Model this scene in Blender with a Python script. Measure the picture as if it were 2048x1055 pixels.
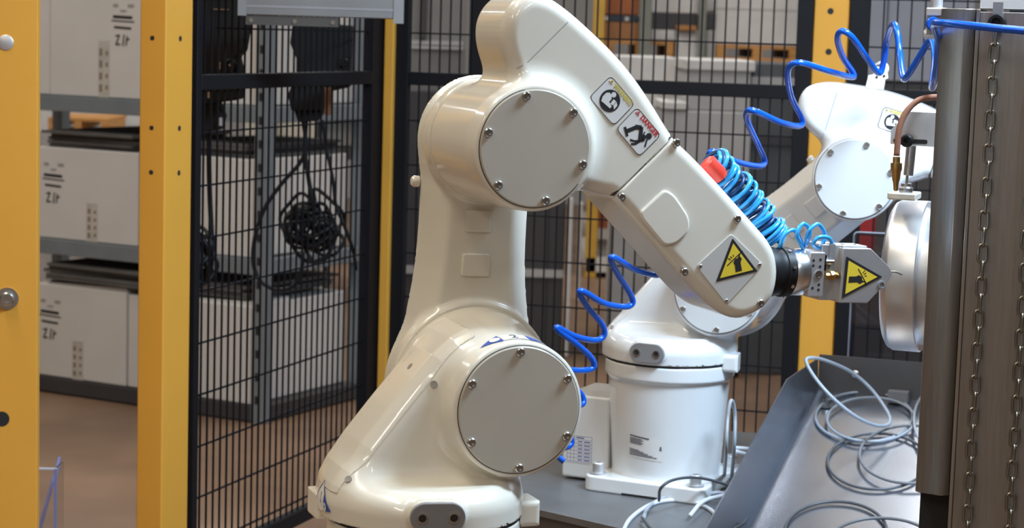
import bpy, bmesh, math, random
import numpy as np
from mathutils import Vector, Matrix
random.seed(7); np.random.seed(7)
for o in list(bpy.data.objects): bpy.data.objects.remove(o, do_unlink=True)
SC = bpy.context.scene
COL = SC.collection
R_ = math.radians

# ------------------------------------------------------------------ camera
CAM_Z = 1.2; FPX = 4000.0; PITCH = R_(6.65); ROLL = 0.03
cF = np.array([0, math.cos(PITCH), -math.sin(PITCH)])
_u = np.array([0, math.sin(PITCH), math.cos(PITCH)]); _r = np.array([1.0, 0, 0])
cR = math.cos(ROLL)*_r + math.sin(ROLL)*_u
cU = -math.sin(ROLL)*_r + math.cos(ROLL)*_u
cC = np.array([0, 0, CAM_Z])
cam = bpy.data.cameras.new('camera'); camo = bpy.data.objects.new('camera', cam); COL.objects.link(camo)
cam.sensor_width = 36.0; cam.lens = FPX/2048*36.0; cam.clip_start = 0.05; cam.clip_end = 100
m = Matrix.Identity(4)
for i in range(3):
    m[i][0] = cR[i]; m[i][1] = cU[i]; m[i][2] = -cF[i]; m[i][3] = cC[i]
camo.matrix_world = m
cam.dof.use_dof = True; cam.dof.focus_distance = 2.45; cam.dof.aperture_fstop = 11
SC.camera = camo
# ------------------------------------------------------------------ view, world and lights
SC.view_settings.view_transform = 'Standard'; SC.view_settings.look = 'None'
SC.view_settings.gamma = 1.0; SC.view_settings.use_curve_mapping = False
SC.view_settings.exposure = 0.0
wd = bpy.data.worlds.new('hall_air'); SC.world = wd; wd.use_nodes = True
bg = wd.node_tree.nodes['Background']; bg.inputs[0].default_value = (0.80, 0.82, 0.90, 1); bg.inputs[1].default_value = 0.16

def area(name, loc, target, sx, sy, power, col, spread=180):
    l = bpy.data.lights.new(name, 'AREA'); l.shape = 'RECTANGLE'; l.size = sx; l.size_y = sy
    l.energy = power; l.color = col; l.spread = R_(spread)
    o = bpy.data.objects.new(name, l); COL.objects.link(o); o.location = loc
    d = Vector(target) - Vector(loc); o.rotation_euler = d.to_track_quat('-Z', 'Y').to_euler()
    return o
WARM = (1.0, 0.88, 0.70); NEU = (1.0, 0.96, 0.9); COOL = (0.60, 0.79, 1.0)
# rows of ceiling tubes along the hall
for i, (x, y, p) in enumerate([(-2.6, -2.4, 62), (-0.2, -2.8, 40), (2.0, -2.0, 46), (-1.5, 1.9, 80), (-2.4, 5.0, 60), (1.6, 6.0, 80), (-1.2, 8.8, 80), (3.2, 9.0, 80), (-5.2, 9.3, 90)]):
    area('ceiling_tube_light', (x, y, 4.2), (x, y, 0), 0.16, 2.4, p, (WARM if x < -.1 else (.90, .95, 1.0)) if y < 2 else NEU)
# cool work light of the machine tool, up to the right
area('machine_work_light', (1.02, 2.30, 2.15), (0.45, 3.05, 1.0), 0.8, 0.30, 56, COOL, 150)

# ------------------------------------------------------------------ projection helpers (to find where things stand)
def ray(x, y): return cF*FPX + cR*(x-1024.0) + cU*(527.5-y)
def at(x, y, Y):
    d = ray(x, y); return cC + d*(Y/d[1])
def atz(x, y, z):
    d = ray(x, y); return cC + d*((z-CAM_Z)/d[2])
class Frame:
    """a vertical working plane: u to the right, v up, w towards the viewer"""
    def __init__(s, O, th):
        s.O = np.array(O, float); s.th = R_(th); t = s.th
        s.u = np.array([math.cos(t), math.sin(t), 0]); s.w = np.array([math.sin(t), -math.cos(t), 0])
    def loc(s, x, y, w):
        d = ray(x, y); t = ((s.O-cC) @ s.w + w)/(d @ s.w); P = cC + d*t - s.O
        return np.array([P @ s.u, P[2]])
    def wpt(s, u, v, w): return s.O + u*s.u + np.array([0, 0, v]) + w*s.w

# ------------------------------------------------------------------ materials
MATS = {}
def mat(name, col, rough=0.5, metal=0.0, var=0.06, scale=12.0, bump=0.0, coat=0.0, stretch=None, alpha=None, trans=0.0, spec=None):
    if name in MATS: return MATS[name]
    mt = bpy.data.materials.new(name); mt.use_nodes = True; nt = mt.node_tree; N = nt.nodes; L = nt.links
    b = N['Principled BSDF']
    b.inputs['Roughness'].default_value = rough; b.inputs['Metallic'].default_value = metal
    if coat: b.inputs['Coat Weight'].default_value = coat; b.inputs['Coat Roughness'].default_value = 0.08
    if trans: b.inputs['Transmission Weight'].default_value = trans
    if spec is not None: b.inputs['Specular IOR Level'].default_value = spec
    if alpha is not None: b.inputs['Alpha'].default_value = alpha
    tc = N.new('ShaderNodeTexCoord'); mp = N.new('ShaderNodeMapping'); L.new(tc.outputs['Object'], mp.inputs['Vector'])
    if stretch: mp.inputs['Scale'].default_value = stretch
    nz = N.new('ShaderNodeTexNoise'); nz.inputs['Scale'].default_value = scale; nz.inputs['Detail'].default_value = 5
    L.new(mp.outputs['Vector'], nz.inputs['Vector'])
    rp = N.new('ShaderNodeValToRGB'); L.new(nz.outputs['Fac'], rp.inputs['Fac'])
    lo = [max(0, c*(1-var)) for c in col]; hi = [min(1, c*(1+var)) for c in col]
    rp.color_ramp.elements[0].position = 0.3; rp.color_ramp.elements[1].position = 0.7
    rp.color_ramp.elements[0].color = (*lo, 1); rp.color_ramp.elements[1].color = (*hi, 1)
    L.new(rp.outputs['Color'], b.inputs['Base Color'])
    if bump:
        bp = N.new('ShaderNodeBump'); bp.inputs['Strength'].default_value = bump; bp.inputs['Distance'].default_value = 0.002
        L.new(nz.outputs['Fac'], bp.inputs['Height']); L.new(bp.outputs['Normal'], b.inputs['Normal'])
    MATS[name] = mt
    return mt
CREAM = mat('cream_enamel', (0.75, 0.708, 0.61), 0.32, var=0.02, coat=0.8)
DISC = mat('beige_cover_plate', (0.475, 0.43, 0.36), 0.42, var=0.03)
PLATE = mat('brushed_sign_plate', (0.60, 0.585, 0.55), 0.4, metal=0.15, var=0.03)
STEEL = mat('screw_steel', (0.55, 0.54, 0.52), 0.28, 1.0)
DKGREY = mat('grey_rubber_plate', (0.22, 0.215, 0.22), 0.5)
HOLE = mat('dark_hole', (0.012, 0.012, 0.013), 0.7)
YEL = mat('yellow_post_paint', (0.68, 0.325, 0.042), 0.45, var=0.03, scale=6)
BLK = mat('black_fence_paint', (0.007, 0.007, 0.009), 0.55, spec=.22)
BLKRUB = mat('black_rubber', (0.007, 0.007, 0.008), 0.5, spec=.3)
INK = mat('black_ink', (0.012, 0.012, 0.014), 0.6)
STWHITE = mat('sticker_white', (0.72, 0.71, 0.69), 0.45, var=0.02)
STYEL = mat('sign_yellow', (0.80, 0.60, 0.045), 0.5, var=0.04)
STGOLD = mat('sticker_gold', (0.62, 0.50, 0.10), 0.5)
STRED = mat('sticker_red', (0.55, 0.02, 0.03), 0.5)
STBLUE = mat('sticker_blue', (0.02, 0.07, 0.36), 0.5)
BLUE = mat('dark_blue_hose', (0.002, 0.085, 0.50), 0.25, var=0.04, coat=0.15)
LBLUE = mat('light_blue_hose', (0.03, 0.36, 0.80), 0.22, var=0.05, coat=0.4)
REDP = mat('red_plastic', (0.75, 0.06, 0.04), 0.35)
ALU = mat('machined_aluminium', (0.80, 0.81, 0.83), 0.25, 1.0, var=0.04, scale=60)
ALUM = mat('matt_aluminium', (0.66, 0.66, 0.67), 0.42, 0.8, var=0.06, scale=40)
STAIN = mat('brushed_stainless', (0.30, 0.285, 0.27), 0.36, 0.9, var=0.10, scale=30, stretch=(9, 9, 0.5))
STAIN2 = mat('brushed_stainless_panel', (0.31, 0.285, 0.265), 0.42, 0.85, var=0.08, scale=30, stretch=(9, 9, 0.5))
TRAY = mat('tray_stainless', (0.36, 0.39, 0.45), 0.27, 0.9, var=0.08, scale=8)
TABLE = mat('table_steel', (0.22, 0.225, 0.235), 0.4, 0.6, var=0.12, scale=9)
TABLEEDGE = mat('table_edge_steel', (0.10, 0.09, 0.085), 0.5, 0.3)
CHAIN = mat('chain_steel', (0.30, 0.28, 0.24), 0.3, 1.0)
BRASS = mat('brass', (0.62, 0.40, 0.14), 0.28, 1.0)
COPPER = mat('copper_brown_tube', (0.30, 0.14, 0.09), 0.35)
GREYC = mat('pale_grey_cable', (0.33, 0.36, 0.40), 0.4)
DGREYC = mat('dark_grey_cable', (0.07, 0.075, 0.085), 0.4)
BOXW = mat('white_carton', (0.60, 0.575, 0.55), 0.75, var=0.04, scale=5)
SHEET = mat('dark_sheet', (0.10, 0.093, 0.088), 0.8, var=0.2)
RACK = mat('blue_grey_rack_steel', (0.23, 0.26, 0.285), 0.45, 0.3)
TAPE = mat('clear_tape', (0.50, 0.465, 0.42), 0.4, var=0.15)
CARDB = mat('brown_cardboard', (0.36, 0.17, 0.07), 0.8, var=0.1)
WOOD = mat('pallet_wood', (0.50, 0.24, 0.07), 0.7, var=0.25, scale=9, stretch=(1, 6, 6))
GREYB = mat('grey_plastic', (0.40, 0.39, 0.385), 0.6)
LGREYB = mat('light_grey_plastic', (0.60, 0.585, 0.57), 0.6)
DGREYB = mat('dark_grey_plastic', (0.075, 0.08, 0.085), 0.55)
DCAB = mat('dark_cabinet', (0.045, 0.042, 0.045), 0.5)
FLOORM = mat('worn_concrete_floor', (0.20, 0.120, 0.074), 0.42, var=0.28, scale=2.2, bump=0.03)
WALLM = mat('hall_wall', (0.36, 0.35, 0.34), 0.8, var=0.08, scale=1.5)

# ------------------------------------------------------------------ object helpers
def tag(o, label=None, cat=None, group=None, kind=None):
    if label: o['label'] = label
    if cat: o['category'] = cat
    if group: o['group'] = group
    if kind: o['kind'] = kind
    return o
def empty(name, loc=(0, 0, 0), rz=0.0, label=None, cat=None, group=None):
    o = bpy.data.objects.new(name, None); COL.objects.link(o); o.location = loc; o.rotation_euler = (0, 0, rz)
    o.empty_display_size = 0.05
    return tag(o, label, cat, group)
def link_mesh(name, me, mt, parent=None, smooth=True):
    me.materials.clear(); me.materials.append(mt)
    if smooth and len(me.polygons): me.polygons.foreach_set('use_smooth', [True]*len(me.polygons))
    o = bpy.data.objects.new(name, me); COL.objects.link(o)
    if parent is not None: o.parent = parent
    return o
def V(p): return Vector((float(p[0]), float(p[1]), float(p[2])))
class MB:
    def __init__(s): s.v = []; s.f = []
    def add(s, vs, fs):
        n = len(s.v); s.v += [tuple(map(float, p)) for p in vs]; s.f += [tuple(i+n for i in f) for f in fs]; return s
    def box(s, c, size, rot=None):
        hx, hy, hz = [q/2 for q in size]
        vs = [Vector((x, y, z)) for x in (-hx, hx) for y in (-hy, hy) for z in (-hz, hz)]
        if rot is not None: vs = [rot @ p for p in vs]
        vs = [p+V(c) for p in vs]
        return s.add(vs, [(0, 1, 3, 2), (4, 6, 7, 5), (0, 4, 5, 1), (2, 3, 7, 6), (0, 2, 6, 4), (1, 5, 7, 3)])
    def bx(s, x0, x1, y0, y1, z0, z1): return s.box(((x0+x1)/2, (y0+y1)/2, (z0+z1)/2), (x1-x0, y1-y0, z1-z0))
    def lathe(s, prof, p=(0, 0, 0), axis=(0, 0, 1), n=32, cap=True):
        a = V(axis).normalized(); t = a.orthogonal().normalized(); b = a.cross(t); p = V(p); vs = []; fs = []
        for (r, h) in prof:
            for i in range(n):
                q = 2*math.pi*i/n; vs.append(p + a*h + (t*math.cos(q)+b*math.sin(q))*r)
        for k in range(len(prof)-1):
            for i in range(n): j = (i+1) % n; fs.append((k*n+i, k*n+j, (k+1)*n+j, (k+1)*n+i))
        if cap:
            fs.append(tuple(range(n))[::-1]); fs.append(tuple((len(prof)-1)*n+i for i in range(n)))
        return s.add(vs, fs)
    def cyl(s, p0, p1, r, n=16, r1=None):
        p0 = V(p0); p1 = V(p1); return s.lathe([(r, 0), (r if r1 is None else r1, (p1-p0).length)], p0, p1-p0, n)
    def prism(s, poly, o, ex, ey, ez, h0, h1):
        o = V(o); ex = V(ex); ey = V(ey); ez = V(ez); n = len(poly)
        vs = [o+ex*float(x)+ey*float(y)+ez*h for h in (h0, h1) for (x, y) in poly]
        fs = [tuple(range(n))[::-1], tuple(range(n, 2*n))] + [(i, (i+1) % n, n+(i+1) % n, n+i) for i in range(n)]
        return s.add(vs, fs)
    def tube(s, pts, r, n=8, closed=False, cap=True):
        P = [V(p) for p in pts]; m_ = len(P); vs = []; fs = []; t0 = None; nr = None
        for i in range(m_):
            a = P[(i-1) % m_] if (closed or i > 0) else P[i]; b = P[(i+1) % m_] if (closed or i < m_-1) else P[i]
            t = (b-a).normalized()
            if nr is None: nr = t.orthogonal().normalized()
            else:
                nr = (nr - t*nr.dot(t)); nr = nr.normalized() if nr.length > 1e-6 else t.orthogonal().normalized()
            bn = t.cross(nr)
            for k in range(n): q = 2*math.pi*k/n; vs.append(P[i]+(nr*math.cos(q)+bn*math.sin(q))*r)
        for i in range(m_ if closed else m_-1):
            j = (i+1) % m_
            for k in range(n): l = (k+1) % n; fs.append((i*n+k, i*n+l, j*n+l, j*n+k))
        if cap and not closed: fs.append(tuple(range(n))[::-1]); fs.append(tuple((m_-1)*n+k for k in range(n)))
        return s.add(vs, fs)
    def mesh(s, name):
        me = bpy.data.meshes.new(name); me.from_pydata(s.v, [], s.f); me.update()
        bm = bmesh.new(); bm.from_mesh(me); bmesh.ops.recalc_face_normals(bm, faces=bm.faces); bm.to_mesh(me); bm.free()
        return me
    def build(s, name, mt, parent=None, smooth=False, bevel=0.0, seg=2, auto=True):
        me = s.mesh(name); o = link_mesh(name, me, mt, parent, smooth or bevel > 0)
        if bevel > 0:
            bv = o.modifiers.new('bevel', 'BEVEL'); bv.width = bevel; bv.segments = seg; bv.limit_method = 'ANGLE'; bv.angle_limit = R_(35)
            bv.harden_normals = True
        if smooth and auto and bevel == 0:
            try: me.set_sharp_from_angle(angle=R_(40))
            except Exception: pass
        return o
def catmull(P, k=8, closed=False):
    P = [np.array(p, float) for p in P]; n = len(P); out = []
    rng = range(n) if closed else range(n-1)
    for i in rng:
        p0 = P[(i-1) % n] if (closed or i > 0) else 2*P[0]-P[1]
        p1 = P[i]; p2 = P[(i+1) % n]
        p3 = P[(i+2) % n] if (closed or i < n-2) else 2*P[-1]-P[-2]
        for j in range(k):
            t = j/k; out.append(0.5*((2*p1)+(-p0+p2)*t+(2*p0-5*p1+4*p2-p3)*t*t+(-p0+3*p1-3*p2+p3)*t**3))
    if not closed: out.append(P[-1])
    return out
def rpoly(pts, r, k=5):
    """round the corners of a 2d polygon"""
    out = []; n = len(pts); pts = [np.array(p, float) for p in pts]
    for i in range(n):
        p = pts[i]; a = pts[i-1]-p; b = pts[(i+1) % n]-p; la = np.linalg.norm(a); lb = np.linalg.norm(b)
        rr = min(r, la*0.45, lb*0.45); A = p+a/la*rr; B = p+b/lb*rr
        for j in range(k+1): t = j/k; out.append((1-t)**2*A+2*t*(1-t)*p+t*t*B)
    return out
def text_mesh(txt, size, name='text'):
    c = bpy.data.curves.new(name, 'FONT'); c.body = txt; c.size = size; c.align_x = 'CENTER'; c.align_y = 'CENTER'; c.resolution_u = 3
    o = bpy.data.objects.new(name, c); COL.objects.link(o)
    dg = bpy.context.evaluated_depsgraph_get(); me = bpy.data.meshes.new_from_object(o.evaluated_get(dg))
    vs = [tuple(v.co) for v in me.vertices]; fs = [tuple(p.vertices) for p in me.polygons]
    bpy.data.objects.remove(o); bpy.data.meshes.remove(me)
    return vs, fs
def copy_tree(o, parent=None):
    c = o.copy(); COL.objects.link(c); c.parent = parent
    for ch in list(o.children): copy_tree(ch, c)
    return c

# ------------------------------------------------------------------ signed distance casting tools
def sdpoly(X, Y, P):
    P = [np.array(p, float) for p in P]; d = np.full(X.shape, 1e9); s = np.ones(X.shape)
    n = len(P)
    for i in range(n):
        vi = P[i]; vj = P[i-1]; e = vj-vi; wx = X-vi[0]; wy = Y-vi[1]
        t = np.clip((wx*e[0]+wy*e[1])/(e @ e), 0, 1); bx = wx-e[0]*t; by = wy-e[1]*t
        d = np.minimum(d, bx*bx+by*by)
        c1 = Y >= vi[1]; c2 = Y < vj[1]; c3 = e[0]*wy > e[1]*wx
        al = (c1 & c2 & c3) | (~c1 & ~c2 & ~c3); s = np.where(al, -s, s)
    return s*np.sqrt(d)
def ext(d2, w, w0, w1, r):
    q0 = d2+r; q1 = np.abs(w-(w0+w1)/2)-(w1-w0)/2+r
    return np.minimum(np.maximum(q0, q1), 0)+np.hypot(np.maximum(q0, 0), np.maximum(q1, 0))-r
def smin(a, b, k):
    h = np.maximum(k-np.abs(a-b), 0)/k; return np.minimum(a, b)-h*h*k*0.25
def smax(a, b, k): return -smin(-a, -b, k)
def net(fn, lo, hi, h, name):
    """surface net of fn(u,v,w)<0, made as a mesh in (u,-w,v) coordinates with smooth normals"""
    ax = [np.arange(lo[i], hi[i]+h, h) for i in range(3)]
    G = np.meshgrid(*ax, indexing='ij'); D = fn(*G); S = D < 0
    n = D.shape; cs = tuple(q-1 for q in n)
    acc = np.zeros(cs+(3,)); cnt = np.zeros(cs)
    def sl(a, off): return a[off[0]:off[0]+cs[0], off[1]:off[1]+cs[1], off[2]:off[2]+cs[2]]
    for axis in range(3):
        o1, o2 = [k for k in range(3) if k != axis]
        for i in (0, 1):
            for j in (0, 1):
                oa = [0, 0, 0]; oa[o1] = i; oa[o2] = j; ob = list(oa); ob[axis] = 1
                a = sl(D, oa); b = sl(D, ob); mk = (a < 0) != (b < 0)
                t = np.where(mk, a/np.where(mk, a-b, 1), 0)
                for q in range(3):
                    acc[..., q] += mk*((t if q == axis else oa[q]))
                cnt += mk
    act = cnt > 0; idx = np.full(cs, -1); idx[act] = np.arange(act.sum())
    ci = np.argwhere(act); P = np.array(lo)+(ci+acc[act]/cnt[act][:, None])*h
    quads = []
    for axis in range(3):
        o1, o2 = [k for k in range(3) if k != axis]
        s0 = [slice(1, -1)]*3; s0[axis] = slice(0, -1); s1 = list(s0); s1[axis] = slice(1, None)
        A = S[tuple(s0)]; B = S[tuple(s1)]; w = np.argwhere(A != B)
        if not len(w): continue
        base = w+1; base[:, axis] -= 1
        def g(d1, d2):
            c = base.copy(); c[:, o1] += d1; c[:, o2] += d2; return idx[c[:, 0], c[:, 1], c[:, 2]]
        q = np.stack([g(-1, -1), g(0, -1), g(0, 0), g(-1, 0)], 1)
        inside = A[tuple(w.T)]; flip = inside if axis != 1 else ~inside
        q[~flip] = q[~flip][:, ::-1]; quads.append(q)
    Q = np.concatenate(quads); Q = Q[(Q >= 0).all(1)]
    def grad(P):
        e = h*0.35; g = np.zeros_like(P)
        for k in range(3):
            d = np.zeros(3); d[k] = e; g[:, k] = (fn(*(P+d).T)-fn(*(P-d).T))/(2*e)
        return g
    for _ in range(2):
        g = grad(P); gg = (g*g).sum(1)+1e-9; st = np.clip(fn(*P.T)/np.sqrt(gg), -h*0.5, h*0.5); P = P-(g/np.sqrt(gg)[:, None])*st[:, None]
    g = grad(P); g /= np.linalg.norm(g, axis=1)[:, None]+1e-9
    co = np.stack([P[:, 0], -P[:, 2], P[:, 1]], 1); no = np.stack([g[:, 0], -g[:, 2], g[:, 1]], 1)
    # orient faces with the normals
    a = co[Q[:, 1]]-co[Q[:, 0]]; b = co[Q[:, 2]]-co[Q[:, 0]]; fl = (np.cross(a, b)*no[Q[:, 0]]).sum(1) < 0
    Q[fl] = Q[fl][:, ::-1]
    me = bpy.data.meshes.new(name); me.from_pydata(co.tolist(), [], Q.tolist()); me.update()
    me.polygons.foreach_set('use_smooth', [True]*len(me.polygons))
    me.normals_split_custom_set_from_vertices(no.tolist())
    return me

# ================================================================== the two robot arms
TABZ = 0.460; BZ = -0.022                                    # table top; base underside below the robot frame's zero
J2 = np.array([0.082, 0.316]); ARM = 0.280; DW = 0.070     # shoulder joint, arm length, cover plate plane
_f = Frame((at(835, 1000, 2.14)[0], 2.14, 0), 21); _m = _f.loc(1040, 820, DW)
FO = _f.O + (_m[0]-J2[0])*_f.u; FO[2] = _m[1]-J2[1]
FR = Frame(FO, 21)
A1F = R_(-1.9)                                               # lower arm lean (front robot)
J3F = J2 + ARM*np.array([-math.sin(A1F), math.cos(A1F)])
def t3(x, y, w): return FR.loc(x, y, w)-J3F                  # point in the forearm's own frame
def L(u, v, w): return (u, -w, v)

UPPER = [t3(x, y, .046) for x, y in [(1034, 165), (1016, 128), (1004, 80), (1008, 36), (1030, 2), (1062, -16), (1100, -8), (1138, 18), (1182, 57), (1226, 99), (1264, 142), (1302, 196), (1345, 268), (1222, 391), (1196, 389), (1150, 372), (1073, 300), (1050, 220)]]
LOWER = [t3(x, y, .048) for x, y in [(1347, 275), (1388, 313), (1442, 370), (1502, 438), (1548, 490), (1559, 540), (1551, 590), (1526, 622), (1480, 641), (1440, 627), (1400, 590), (1320, 500), (1234, 404), (1226, 393)]]

def chaikin(P, keep=()):
    out = []; n = len(P)
    for i in range(n):
        a, b, c = P[i-1], P[i], P[(i+1) % n]
        if i in keep: out.append(b)
        else: out += [b+(a-b)*.25, b+(c-b)*.25]
    return out
S0 = t3(1346, 273, .047); S1_ = t3(1224, 392, .047); SN = np.array([S0[1]-S1_[1], -(S0[0]-S1_[0])]); SN /= np.linalg.norm(SN)   # seam normal, towards the wrist
def seamd(u, v): return (u-S0[0])*SN[0]+(v-S0[1])*SN[1]
UPPERX = UPPER[:12]+[UPPER[12], UPPER[12]+SN*.03, UPPER[13]+SN*.03]+UPPER[13:]
LOWERX = [LOWER[0]-SN*.03]+LOWER+[LOWER[-1]-SN*.03]
UPPERX = chaikin(chaikin(UPPERX)); LOWERX = chaikin(chaikin(LOWERX))
def f_turret(u, v, w):
    cyl = ext(np.hypot(u, w)-0.107, v, 0.08, 0.2350, 0.026)
    neck2 = sdpoly(u, v, chaikin([np.array(q) for q in [(-.100, .18), (-.105, .222), (-.090, .256), (-.03, .330), (.014, .381), (.05, .399), (.09, .37), (.112, .30), (.09, .18)]]))
    neck = ext(neck2, w, -.080, .026, .022)
    rr = np.interp(w, [-.09, -.05, -.01, .03, .055, .066], [.092, .0875, .081, .0765, .0745, .0738])
    hous = ext(np.hypot(u-J2[0], v-J2[1])-rr, w, -.088, .0665, .004)
    d = smin(smin(cyl, neck, .030), hous, .016)
    bx_, by_ = math.sin(R_(-11)), math.cos(R_(-11))          # boss behind the grey oval plate
    t = u*by_-w*bx_; r = u*bx_+w*by_
    oval = np.hypot(np.maximum(np.abs(t)-.013, 0), v-.2145)-.017
    d = smin(d, ext(oval, r, .05, .1085, .002), .006)
    d = np.maximum(d, .1945-v)
    for s in (-1, 1):
        wc = -.058 if s < 0 else .030
        ear = ext(np.maximum(np.abs(u-s*(.096 if s < 0 else .1025))-.015, np.abs(v-.1965)-.0145), w, wc-.022, wc+.022, .006)
        d = np.minimum(d, np.maximum(ear, .1063-np.hypot(u, w)))
    return d
def neckband(u, v, w):
    return sdpoly(u, v, [(-.13, .225), (-.062, .225), (-.066, .258), (-.052, .275), (.030, .352), (.046, .392), (.034, .408), (-.02, .43), (-.13, .30)])
def f_neckcover(u, v, w): return np.maximum(np.maximum(f_turret(u, v, w)-.0010, neckband(u, v, w)), np.abs(w+.012)-.036)
def f_base(u, v, w):
    r = np.hypot(u, w); rr = np.interp(v, [BZ, .01, .10, .160, .19], [.094, .0895, .0955, .0995, .1005])
    d = ext(r-rr, v, -.08, .191, .003); band = ext(r-.1055, v, .1665, .1908, .003)
    return np.maximum(smin(d, band, .010), BZ-v)
def f_lower(u, v, w):                                        # origin at the shoulder axis, elbow axis at v = ARM
    body = sdpoly(u, v, chaikin([np.array(q) for q in [(-.086, .0), (-.080, .07), (-.072, .125), (-.0695, .17), (-.070, .22), (-.069, ARM-.02), (-.05, ARM+.01), (.05, ARM+.01), (.069, ARM-.02), (.0705, .22), (.0705, .17), (.072, .125), (.080, .07), (.086, .0)]]))
    d2 = smin(smin(np.hypot(u, v)-.1, np.hypot(u, v-ARM)-.0765, .02), body, .014)
    c = np.abs(w+.112)-.027
    d = smax(smax(d2, c, .004), (d2+c+.031)*.7071, .0035)
    boss = ext(np.hypot(u, v)-.0965, w, -.10, -.079, .004); d = smin(d, boss, .008)
    boss = ext(np.hypot(u, v-ARM)-.070, w, -.10, -.079, .003); d = smin(d, boss, .006)
    return d
def f_fore(u, v, w):
    hous = ext(np.hypot(u, v)-np.interp(w, [-.08, .04, .066], [.0685, .0685, .067]), w, -.079, .0665, .004)
    body = np.maximum(ext(sdpoly(u, v, UPPERX), w, -.052, .0505, .016), seamd(u, v)+.0006)
    return smin(hous, body, .026)
def f_cover(u, v, w): return smax(ext(sdpoly(u, v, LOWERX), w, -.053, .0525, .013), .0006-seamd(u, v), .002)

NETS = {}; TURR = {}; PAINT = {}
def nets(key):
    if key not in NETS:
        b = {'turret': (f_turret, (-.135, .165, -.125), (.17, .425, .13), .0026),
             'neckcover': (f_neckcover, (-.13, .215, -.06), (.06, .44, .04), .0017),
             'base': (f_base, (-.112, -.03, -.112), (.112, .2, .112), .003),
             'lower': (f_lower, (-.115, -.115, -.15), (.115, .37, -.07), .0026),
             'fore': (f_fore, (-.085, -.085, -.09), (.19, .18, .075), .0024),
             'cover': (f_cover, (.07, -.21, -.065), (.33, .03, .065), .0024)}[key]
        NETS[key] = net(*b, key)
    return NETS[key]

SCREW = None
def screw(parent, p, axis, r=.0048, h=.0034, name='screw'):
    mb = MB().lathe([(r*.96, -.001), (r, h*.7), (r*.82, h), (r*.5, h), (r*.46, h*.35), (.0001, h*.35)], p, axis, 14, cap=False)
    o = mb.build(name, STEEL, parent, smooth=True)
    return o
def disc_cover(root, name, c, r, rot, ang0, key):
    """flat round cover plate with its six screws; built in the link's frame"""
    o = MB().lathe([(r, -.004), (r, .0018), (r-.0014, .0032), (.001, .0032)], L(0, 0, .0655), (0, -1, 0), 96).build(name, PAINT['disc'], root, smooth=True)
    g = MB().lathe([(r+.0009, 0), (r+.0009, .0013), (r-.001, .0013), (r-.001, 0)], L(0, 0, .0655), (0, -1, 0), 96, cap=False).build('groove', HOLE, o, smooth=False)
    o.location = L(c[0], c[1], 0); o.rotation_euler = (0, -rot, 0)
    for k in range(6):
        a = R_(ang0+60*k); screw(o, L((r-.006)*math.cos(a), (r-.006)*math.sin(a), .0685), (0, -1, 0))
    return o
def flat(name, polys, o, ex, ey, ez, h, mt, parent, thick=.0005):
    mb = MB()
    for p in polys: mb.prism(p, o, ex, ey, ez, h, h+thick)
    return mb.build(name, mt, parent)
def ringpoly(outer, inner):
    n = len(outer); return [[outer[i], outer[(i+1) % n], inner[(i+1) % n], inner[i]] for i in range(n)]
def circ(c, r, n=28): return [(c[0]+r*math.cos(2*math.pi*i/n), c[1]+r*math.sin(2*math.pi*i/n)) for i in range(n)]
def inset(poly, k):
    c = np.mean(poly, 0); return [c+(np.array(p)-c)*k for p in poly]
def bar(a, b, w):
    a = np.array(a, float); b = np.array(b, float); d = (b-a)/np.linalg.norm(b-a); n = np.array([-d[1], d[0]])*w/2
    return [a+n, b+n, b-n, a-n]
EU, EV, EW = (1, 0, 0), (0, 0, 1), (0, -1, 0)
def add_text(mb, txt, size, org, ang, ex, ey, ez, h, sx=1.0, bold=0.0):
    vs, fs = text_mesh(txt, size); c, s = math.cos(ang), math.sin(ang); ex, ey, ez = V(ex), V(ey), V(ez)
    offs = [(0, 0)] if not bold else [(0, 0), (bold, 0), (-bold, 0), (0, bold*.6)]
    for ox, oy in offs:
        out = []
        for x, y, z in vs:
            x = x*sx+ox; y = y+oy; out.append(V((0, 0, 0))+ex*float(org[0]+x*c-y*s)+ey*float(org[1]+x*s+y*c)+ez*h)
        mb.add(out, fs); h += .00004

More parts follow.
